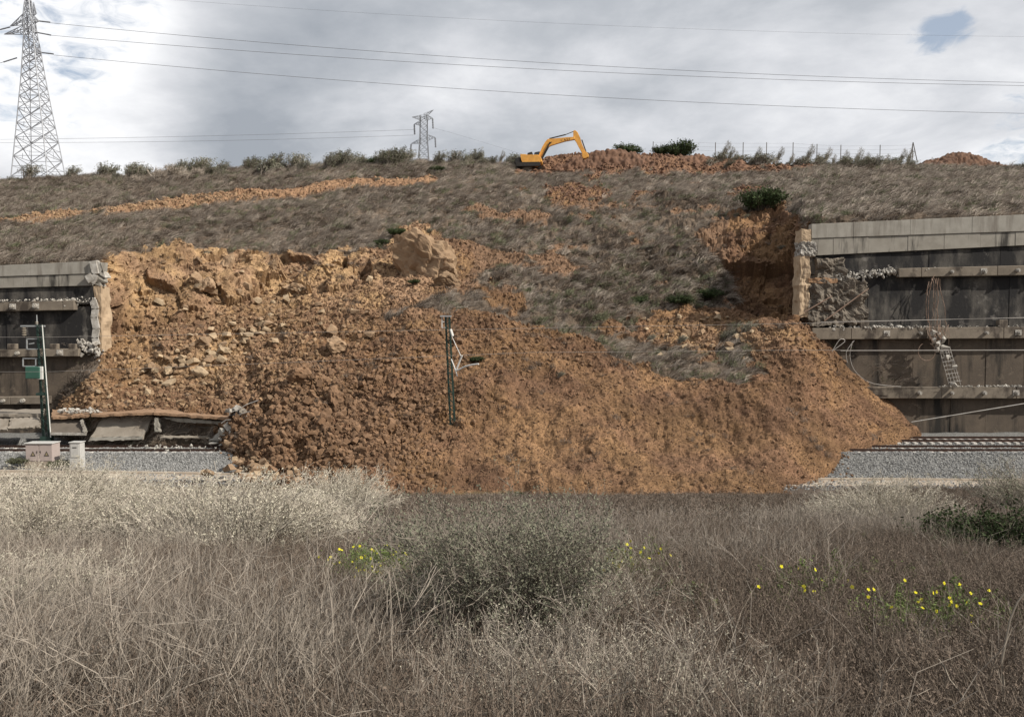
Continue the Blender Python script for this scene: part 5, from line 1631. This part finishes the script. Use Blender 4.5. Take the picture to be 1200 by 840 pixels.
# ---- foreground field
def weed_proto(name, seed, n, h, rad, spread, lean, w, mats, nb, nseed, ls, droop=.12, twl=.35):
    r = np.random.default_rng(seed)
    Pl = stem_lines(n, h, rad, spread, lean, r, k=5, droop=droop, wob=.036)
    B = branch(Pl, nb, h * twl, .62, r, k=3, tmin=.25)
    B2 = branch(B, nb, h * twl * .4, .6, r, k=2, tmin=.3)
    parts = [(*ribbons(Pl, w * (.6 + .8 * r.random(n)), r, .4), 0), (*ribbons(B, np.full(nb, w * .6), r, .5), 0), (*ribbons(B2, np.full(nb, w * .5), r, .6), 1)]
    if nseed: parts.append((*leaf_quads(np.concatenate([B, B[:, ::-1]]), nseed, ls, .6, r), 1))
    return proto(name, multi_mesh(name, parts, mats))
FW = {}
FW['weed_a'] = weed_proto('weed_clump', 1, 24, .50, .24, .42, (.06, 0), .0045, [M_weed, M_weed2], 150, 520, .011)
FW['weed_b'] = weed_proto('weed_clump', 2, 22, .42, .24, .50, (.03, 0), .0042, [M_weed2, M_weed], 160, 560, .010)
FW['straw'] = weed_proto('straw_clump', 3, 22, .78, .16, .32, (.16, 0), .0042, [M_straw, M_straw], 30, 0, .012, droop=.22)
FW['twig'] = weed_proto('twig_clump', 4, 14, .85, .18, .48, (.08, 0), .0048, [M_twig, M_twig], 90, 0, .012)
FW['low'] = weed_proto('low_weed', 5, 30, .28, .22, .5, (.0, 0), .0045, [M_weed, M_weed2], 90, 300, .012)
FW['green'] = weed_proto('green_weed', 6, 24, .50, .16, .4, (0, 0), .0045, [M_green_l, M_green_l], 60, 380, .018)
# far variants have fewer, broader stems
FW['weed_far'] = weed_proto('weed_clump_far', 7, 18, .50, .25, .45, (.08, 0), .014, [M_weed, M_weed2], 55, 150, .034)
FW['weed_far_b'] = weed_proto('weed_clump_far', 8, 18, .44, .25, .48, (.10, 0), .013, [M_weed2, M_weed], 55, 150, .032)
FW['straw_far'] = weed_proto('straw_clump_far', 9, 22, .66, .22, .34, (.20, 0), .013, [M_straw, M_twig], 22, 40, .03, droop=.25)

def field(name, n, y0, y1, pr, size, label, wfun=None, cat='weeds', tilt=.10, half=.66):
    """points on the ground between two distances, uniform by area"""
    P_ = []
    area0 = half * (y1 ** 2 - y0 ** 2); n = int(n * (area0 + 8.0 * (y1 - y0)) / area0)
    tot = 0
    while tot < n:
        m_ = n * 2
        y = rng.uniform(y0, y1, m_ * 3); y = y[rng.random(len(y)) < (half * y + 4) / (half * y1 + 4)][:m_]; m_ = len(y)
        x = rng.uniform(-1, 1, m_) * (half * y + 4)
        z = ground_z(x, y)
        if wfun is not None:
            q = np.stack([x, y, z], 1)
            keep = rng.random(m_) < wfun(q)
            x, y, z = x[keep], y[keep], z[keep]
        P_.append(np.stack([x, y, z], 1)); tot += len(x)
    q = np.concatenate(P_)[:n]
    n_ = len(q)
    rot = np.stack([rng.normal(0, tilt, n_), rng.normal(0, tilt, n_), rng.normal(0, 1.3, n_)], 1)
    return scatter(name, q - np.array([0, 0, .03]), rot, size * (.65 + .6 * rng.random(n_)), pr, label, cat)
def notwater(q):
    px, py = project(q)
    ok = ~((q[:, 1] > 43.6) & (px > 330) & (px < 960)) & ~((q[:, 1] > 47.6) & (q[:, 0] > -25) & (q[:, 0] < 1))
    ok &= ~((q[:, 1] > 46.0) & (q[:, 0] > 13) & (q[:, 0] < 19))
    ok &= ~((q[:, 1] > 48.8) & (q[:, 0] > 12)) & ~((q[:, 1] > 49.6) & (q[:, 0] < -12))
    ok &= ~((q[:, 1] > 42) & (px > 405) & (px < 545)) & ~((q[:, 1] > 46) & (px < 330))
    ok &= ~((q[:, 1] > 3.3) & (q[:, 1] < 5.3) & (px > 500) & (px < 850) & (rng.random(len(px)) < .72)) & ~((q[:, 1] > 11) & (q[:, 1] < 14.5) & (px > 1105))
    for (a0, a1, b0_, b1_) in ((398, 490, 680, 722), (708, 775, 685, 722), (1030, 1150, 765, 795), (118, 152, 640, 655)):
        ok &= ~((px > a0) & (px < a1) & (py > b0_) & (py < b1_ + 8) & (rng.random(len(px)) < .75))
    bx = (q[:, 0] - .0) / .95; by = (q[:, 1] - 6.2)                       # leave the central bush free
    ok &= ~((bx ** 2 + (by / 1.0) ** 2 < 1) | ((np.abs(bx) < .8) & (by < 0) & (by > -1.6) & (rng.random(len(bx)) < .75)))
    return ok.astype(float)
def paleness(q):
    """where the pale brush stands in the field"""
    return np.clip(fbm(q * .22 + 7, 3) * 1.2 + .10 * (q[:, 0] / q[:, 1] < -.15), 0, 1)
pn = lambda q: notwater(q) * np.clip(paleness(q), .04, 1)
np_ = lambda q: notwater(q) * np.clip(1 - .6 * paleness(q), .1, 1)
field('dry_weeds', 4300, 2.2, 17, FW['weed_a'], 1.0, 'purplish brown dry weeds filling the near field', np_)
field('dry_weeds', 4300, 2.2, 17, FW['weed_b'], 1.0, 'brown seed-headed weeds filling the near field', np_)
field('low_weeds', 3500, 2.2, 15, FW['low'], 1.0, 'low matted dry weeds in the near field', notwater)
field('straw_grass', 380, 2.6, 17, FW['straw'], 1.0, 'pale straw stalks rising among the near weeds', pn)
field('twiggy_brush', 900, 2.6, 17, FW['twig'], 1.0, 'grey twiggy brush among the near weeds', pn)
field('dry_weeds', 12000, 16, 49.5, FW['weed_far'], 1.0, 'brown dry weeds over the farther field', np_)
field('dry_weeds', 12000, 16, 49.5, FW['weed_far_b'], 1.0, 'purplish dry weeds over the farther field', np_)
field('straw_grass', 900, 15, 50.2, FW['straw_far'], 1.0, 'pale straw grass over the farther field', pn)
field('green_undergrowth', 420, 5, 30, FW['green'], .8, 'dull green weeds growing low between the dry weeds', lambda q: notwater(q) * np.clip(fbm(q * .5 + 5, 3) * 2 - .1, 0, 1) * (.25 + .75 * (q[:, 0] > 1)))
# pale grass mass along the left edge of the field and behind the mounds
def leftmass(q):
    px, py = project(q)
    a = in_poly(px + 20 * perlin(q * .4), py + 6 * perlin(q * .5 + 9), [(-80, 575), (60, 566), (200, 575), (420, 580), (440, 598), (400, 640), (250, 690), (60, 665), (30, 760), (-80, 780)])
    return a * notwater(q)
field('pale_grass', 800, 11, 46, FW['straw_far'], 1.15, 'mass of pale wind-bent grass at the left of the field', leftmass)
field('twiggy_brush', 700, 7, 30, FW['twig'], 1.0, 'grey brush mixed in the pale grass at left', leftmass)

# ---- shrubs as single things
def shrub_meshes(seed, R, H, ns, nb, nl, lsize, w, lean=(0.1, 0), up=.25, spread=.55, asp=.45, twigs=1.0):
    r = np.random.default_rng(seed)
    Pl = stem_lines(ns, H, R * .25, spread * R / H * .8, lean, r, k=5, droop=.15, hvar=.45, wob=.03)
    B = branch(Pl, nb, H * .33 * twigs, .65, r, k=3, tmin=.25, up=up)
    B2 = branch(B, nb * 2, H * .14 * twigs, .6, r, k=3, tmin=.2, up=up)
    st = [(*ribbons(Pl, w * (1 + r.random(ns)), r, .35), 0), (*ribbons(B, np.full(nb, w * .6), r, .5), 0), (*ribbons(B2, np.full(nb * 2, w * .4), r, .6), 0)]
    lf = [(*leaf_quads(B2, int(nl * .7), lsize, asp, r, jit=lsize * .5), 0), (*leaf_quads(B, nl - int(nl * .7), lsize, asp, r, jit=lsize * .7), 0)]
    a = join(st); b = join(lf)
    return (a[0], a[1]), (b[0], b[1])
def make_shrub(name, meshes, stem_mat, leaf_mat):
    s_ = np_mesh('stems', *meshes[0], stem_mat); l_ = np_mesh('foliage', *meshes[1], leaf_mat)
    return s_, l_
def place_shrub(kind, ms, loc, label, cat='shrub', group=None, scale=1.0, rz=None):
    t = empty(kind, loc, label, cat, group, rot=(0, 0, random.uniform(-.6, .6) if rz is None else rz))
    t.scale = scale if isinstance(scale, tuple) else (scale,) * 3
    link('stems', ms[0], t); link('foliage', ms[1], t)
    return t
random.seed(99)
central = make_shrub('saltbush', shrub_meshes(401, 1.0, 1.35, 170, 2400, 34000, .020, .0070, (.0, -.05), spread=.56, asp=.55), M_twig, M_greyleaf)
gp = at_ground(592, 772)
place_shrub('grey_green_bush', central, gp, 'large grey-green leafy bush with dry twigs in the centre foreground', 'bush', scale=(.92, .92, .98), rz=0)
paleb = make_shrub('pale_brush', shrub_meshes(402, 1.1, 1.0, 150, 1300, 7000, .014, .0055, (.15, 0), spread=.75), M_twig, M_paleleaf)
paleb2 = make_shrub('pale_brush', shrub_meshes(403, 1.5, 1.15, 300, 2400, 13000, .026, .010, (.22, 0), spread=.6, twigs=.8), M_palestraw, M_paleleaf)
greyb = make_shrub('grey_brush', shrub_meshes(404, 1.1, 1.05, 130, 1300, 8000, .026, .010, (.1, 0), spread=.6), M_twig, M_greyleaf)
def gs(px, py): return at_ground(px, py)
for (px, py, ms, sc, lb) in (
    (690, 880, paleb, .80, 'pale-leaved brush spilling over the bottom edge right of the central bush'),
    (600, 890, paleb, .68, 'pale twiggy brush at the bottom edge below the central bush'),
    (690, 760, paleb, .80, 'pale twiggy brush leaning against the right side of the central bush'),
    (790, 900, paleb, .72, 'low pale brush in the bottom edge further right of the central bush'),
    (270, 668, paleb2, 1.35, 'broad mound of pale brush left of the yellow flowers'),
    (205, 655, paleb2, 1.15, 'mound of pale brush overlapping the broad mound from the left'),
    (345, 662, paleb2, 1.1, 'mound of pale brush nearest the yellow flowers from the left'),
    (395, 612, paleb2, 1.5, 'pale brush mound in front of the puddle'),
    (130, 655, greyb, 1.0, 'dull green brush behind the small yellow flower patch at left'),
    (60, 622, paleb2, 1.7, 'large pale brush mound at the left edge of the field'),
    (20, 665, paleb2, 1.3, 'pale brush in the left margin of the field'),
    (125, 612, paleb2, 1.5, 'pale brush mound below the narrow cabinet'),
    (1040, 630, paleb2, 1.3, 'pale straw-coloured bush below the right ballast'),
    (985, 622, paleb2, .9, 'pale bush adjoining the straw-coloured bush on its left'),
    (1200, 612, greyb, 1.7, 'olive-grey bush at the right edge under the ballast'),
    (1165, 596, greyb, 1.0, 'small olive-grey bush beside the right-edge bush'),
    (490, 745, greyb, .62, 'grey-green brush on the left flank of the central bush'),
    (30, 770, paleb2, .75, 'straw-coloured tuft at the left edge of the foreground')):
    place_shrub('brush', ms, gs(px, py), lb, 'brush', scale=sc)
dkb = make_shrub('dark_bush', shrub_meshes(405, 1.1, .95, 110, 1300, 12000, .045, .012, (0, 0), spread=.75, asp=.6), M_weed, M_dkleaf)
place_shrub('dark_green_bush', dkb, gs(1168, 664), 'low dark green leathery bush at the right edge of the field', 'bush', scale=(1.15, 1.1, 1.0))
place_shrub('dark_green_bush', dkb, gs(1215, 662), 'dark green bush running out of the right edge', 'bush', scale=(1.0, 1, .8))
tg = make_shrub('green_tuft', shrub_meshes(406, .5, .35, 60, 500, 3000, .05, .012, (0, 0), spread=.9), M_weed, M_olive)
place_shrub('low_green_shrub', tg, W(69, 546, 53.0), 'low green shrub between the two trackside cabinets', 'shrub', scale=(2.0, 1, 1.2))
place_shrub('low_green_shrub', tg, W(20, 543, 53.3), 'dark scrub left of the wide cabinet', 'shrub', scale=(1.8, 1, 1.2))

# tall bare stalks
def stalk(px, pts, label, d=0):
    b = at_ground(px, pts[0][1])
    dd = d or b.y
    P_ = [W(x, y, dd) for x, y in pts]; P_[0] = Vector((P_[0].x, dd, float(ground_z(P_[0].x, dd)) - .05))
    tag(MB().tube(P_, [(.009 if d else .006) * (1 - .6 * q / len(P_)) * (dd / 5) for q in range(len(P_))], 5).build('dry_stalk', M_straw), label, 'stalk')
stalk(1176, [(1176, 842), (1176, 800), (1174, 775), (1180, 745), (1184, 725), (1192, 706), (1200, 695)], 'tall pale curved stalk at the right edge of the foreground', 3.6)
stalk(1142, [(1142, 842), (1128, 815), (1112, 795), (1106, 780), (1100, 772)], 'short bent stalk left of the tall one', 3.7)
for (x0, y0, x1, y1, lb) in ((790, 795, 860, 722, 'thin pale stalk leaning right over the weeds right of the central bush'), (945, 670, 968, 648, 'short pale stick lying in the weeds in the middle of the right field'),
                         (560, 740, 490, 700, 'pale twig reaching left out of the central bush'), (235, 800, 160, 690, 'long pale stalk leaning left in the near left weeds'), (330, 800, 385, 700, 'long pale stalk leaning right in the near left weeds')):
    stalk(x0, [(x0, y0), ((x0 + x1) / 2 + 4, (y0 + y1) / 2 - 5), (x1, y1)], lb)

# ---- yellow flowers
def flower_patch(px0, px1, py0, py1, n, green, label, size=.03):
    pts, fl = [], []
    for _ in range(n):
        p = at_ground(random.gauss((px0 + px1) / 2, (px1 - px0) / 4), random.uniform(py0, py1)); pts.append(p)
    r = np.random.default_rng(n)
    Vp, Fp, o = [], [], 0
    stems_, petals = [], []
    for p in pts:
        h = random.uniform(.36, .56)
        q = np.array(p)
        stems_.append([q, q + [random.gauss(0, .05), random.gauss(0, .05), h * .5], q + [random.gauss(0, .08), random.gauss(0, .08), h]])
    S = np.array(stems_, float)
    A = ribbons(S, np.full(n, size * .25), r, .6)
    c = S[:, -1]
    ang = np.arange(5) * 2 * np.pi / 5
    ti = r.normal(size=(n, 3)) * .5 + np.array([.2, -.8, .6]); ti = unit(ti)
    e1_ = unit(np.cross(ti, r.normal(size=(n, 3)))); e2_ = np.cross(ti, e1_)
    Q = []
    for a in ang:
        dirv = e1_ * math.cos(a) + e2_ * math.sin(a); sv = -e1_ * math.sin(a) + e2_ * math.cos(a)
        Q.append(np.stack([c, c + dirv * size * .6 + sv * size * .35, c + dirv * size, c + dirv * size * .6 - sv * size * .35], 1))
    Q = np.concatenate(Q).reshape(-1, 3)
    Fq = (np.arange(len(Q) // 4) * 4)[:, None] + np.arange(4)[None]
    me = multi_mesh('yellow_flowers', [(*A, 0), (Q, Fq, 1)], [M_green_l, M_yflower])
    tag(link('yellow_flowers', me), label, 'flowers', kind='stuff')
    if green:
        q = np.array([tuple(at_ground(random.gauss((px0 + px1) / 2, (px1 - px0) / 4.5), random.uniform(py0, py1))) for _ in range(green)])
        scatter('green_weeds', q, np.stack([rng.normal(0, .2, green), rng.normal(0, .2, green), rng.random(green) * 6.28], 1), .7 + .6 * rng.random(green), FW['green'], 'fresh green weeds under ' + label, 'weeds')
flower_patch(395, 490, 690, 722, 60, 50, 'yellow flowers in the bright green patch left of the central bush', .018)
flower_patch(700, 775, 690, 722, 20, 16, 'yellow flowers right of the central bush', .020)
flower_patch(1030, 1150, 768, 792, 26, 12, 'yellow flowers low on the right of the field', .015)
flower_patch(120, 152, 640, 652, 16, 6, 'small yellow flowers behind the brush at left', .028)
flower_patch(880, 1040, 720, 765, 12, 6, 'few scattered yellow flowers in the right field', .018)

# ---- hillside and ridge shrubs
rb = [make_shrub('ridge_shrub', shrub_meshes(500 + k, .9, 1.5, 34, 200, 900, .12, .035, ((.55, .45, .2)[k], 0), spread=.32, asp=.35), M_twig, (M_olive, M_greyleaf, M_olive)[k]) for k in range(3)]
bt = make_shrub('bare_shrub', shrub_meshes(505, 1.1, 1.4, 60, 500, 700, .06, .03, (.2, 0), spread=.5), M_hgrass, M_hgrass)
tam = make_shrub('windy_shrub', shrub_meshes(506, .6, 2.9, 22, 200, 900, .10, .03, (.28, 0), up=.5, spread=.34, asp=.22, twigs=.6), M_twig, M_greyleaf)
round_b = make_shrub('round_bush', shrub_meshes(507, 1.25, 1.5, 70, 700, 6500, .14, .03, (0, 0), spread=.62, asp=.6, up=.15), M_weed, M_dkleaf)
def ridge_pt(px, d): 
    z0 = 30.0
    for _ in range(6):
        y_ = 380 - (z0 - CZ) / d * 1000
        p = W(px, y_, d); z0 = hill_z(p.x, d)
    return Vector((p.x, d, z0 - .1))
random.seed(17)
px = -20.0
while px < 600:
    d = random.uniform(114, 123)
    sc = random.uniform(.6, 1.75)
    ms = random.choice(rb)
    place_shrub('ridge_shrub', ms, ridge_pt(px, d), '%s olive shrub on the left ridge %s' % ('tall' if sc > 1.3 else ('middling' if sc > .95 else 'low'), 'at the foot of the tall pylon' if px < 90 else ('above the bare grey shrubs' if px < 260 else ('between the bare shrubs and the dark green bush' if px < 425 else ('around the small pylon' if px < 525 else 'just left of the excavator')))), 'shrub', 'olive shrubs along the left ridge', scale=(sc * 1.3, sc, sc))
    px += random.choice((2, 4, 6, 9, 14, 26)) * random.uniform(.6, 1.3)
for (px, d, sc) in ((185, 113, 1.9), (205, 114, 1.7), (230, 116, 1.1), (160, 115, 1.0)):
    place_shrub('bare_shrub', bt, ridge_pt(px, d), {1.9: 'biggest bare grey shrub on the left slope', 1.7: 'bare grey shrub touching the biggest one on its right', 1.1: 'low bare shrub right of the two tall bare ones', 1.0: 'low bare shrub left of the two tall bare ones'}[sc], 'shrub', None, scale=sc)
for k, (px, d, s3, lb) in enumerate(((440, 118, (1.05, 1, .85), 'dark green bush on the ridge left of the small pylon'), (512, 112, (.85, 1, .55), 'small dark green bush on the slope below the small pylon'),
      (735, 122.5, (1.75, 1, 1.15), 'flat dark green bush on the soil bank right of the excavator'), (797, 122.5, (1.6, 1, 1.75), 'round dark green bush tallest on the soil bank'), (775, 122.5, (1.0, 1, 1.1), 'small dark green bush touching the tallest one'))):
    place_shrub('round_bush', round_b, ridge_pt(px, d), lb, 'bush', scale=s3)
p, _ = hill_at(889, 243)
place_shrub('round_bush', round_b, p + Vector((0, -.5, -.3)), 'dark green bush hanging over the top of the right scar', 'bush', scale=(1.75, 1.3, 1.5))
for (px, py, s_, lb) in ((462, 275, .6, 'green shrub on top of the huge ochre block'), (447, 284, .55, 'green shrub on the left shoulder of the huge ochre block'), (484, 332, .35, 'small green sprig below the huge ochre block'),
                     (558, 421, .35, 'small dark sprig on the heap beside the buried mast'), (657, 438, .4, 'scrap of weed on the middle of the heap'), (828, 350, .8, 'green shrub tipped over near the right scar'), (800, 355, .7, 'green shrub beside the tipped one'),
                     (748, 352, .6, 'green weeds on the slumped grass'), (795, 398, .6, 'grey-green clump on the broken crest'), (868, 388, .9, 'grey-green clump lying on the crest before the right scar'), (846, 396, .8, 'grey-green clump left of the one before the right scar'),
                     (604, 580, .35, 'small sprig at the toe of the slide'), (760, 395, .5, 'grey clump at the lower edge of the slumped grass')):
    p, _ = hill_at(px, py)
    place_shrub('slope_shrub', (rb[1] if 'grey' in lb or 'scrap' in lb else round_b), p + Vector((0, -.2, -.1)), lb, 'shrub', scale=(s_ * 1.2, s_, s_ * .8))
for k, (px, s_) in enumerate(((846, 1.0), (853, .8), (884, .85), (905, .6), (944, 1.05), (955, .8), (966, .95), (975, .7), (1001, 1.15), (1012, .9), (1023, .7), (1053, .9), (1088, .65), (560, .7), (585, .75), (548, .5), (910, .9), (925, .7), (985, .95), (1035, .8), (1062, 1.0), (860, .6))):
    place_shrub('windy_shrub', tam, ridge_pt(px, random.uniform(121, 124)), 'feathery shrub blown to the right, %s' % ('left of the excavator' if px < 600 else ('behind the dug bank' if px < 920 else ('at the fence middle' if px < 1040 else 'near the conical mound'))), 'shrub', 'feathery shrubs on the ridge', scale=(s_ * 1.1, s_, s_ * 1.1))
px = 830.0
while px < 1240:
    sc = random.uniform(.6, 1.5)
    if not (1075 < px < 1165): place_shrub('ridge_shrub', random.choice(rb), ridge_pt(px, random.uniform(117, 122)), '%s olive shrub on the right ridge %s' % ('bigger' if sc > .85 else 'low', 'behind the dug bank' if px < 900 else ('along the wire fence' if px < 1075 else 'beyond the conical mound')), 'shrub', 'olive shrubs along the right ridge', scale=(sc * 1.4, sc, sc * .8))
    px += random.uniform(4, 15)
for _ in range(70):
    px, py = random.uniform(-10, 1210), random.uniform(200, 300)
    if 620 < px < 940 and py < 215: continue
    p, _ = hill_at(px, py)
    if p.y < 68: continue
    sc = random.uniform(.25, .5)
    place_shrub('slope_shrub', random.choice(rb[1:]), p - Vector((0, 0, .1)), '%s olive shrub on the hillside grass %s' % ('bushy' if sc > .38 else 'tiny', 'above the left wall' if px < 115 else ('between the left scar and the dirt track' if px < 460 and py > 235 else ('above the dirt track' if px < 520 else ('on the slumped grass' if px < 800 else ('near the right scar' if px < 940 else 'above the right wall'))))), 'shrub', 'small shrubs dotted on the hillside', scale=(sc * 1.5, sc, sc * .8))
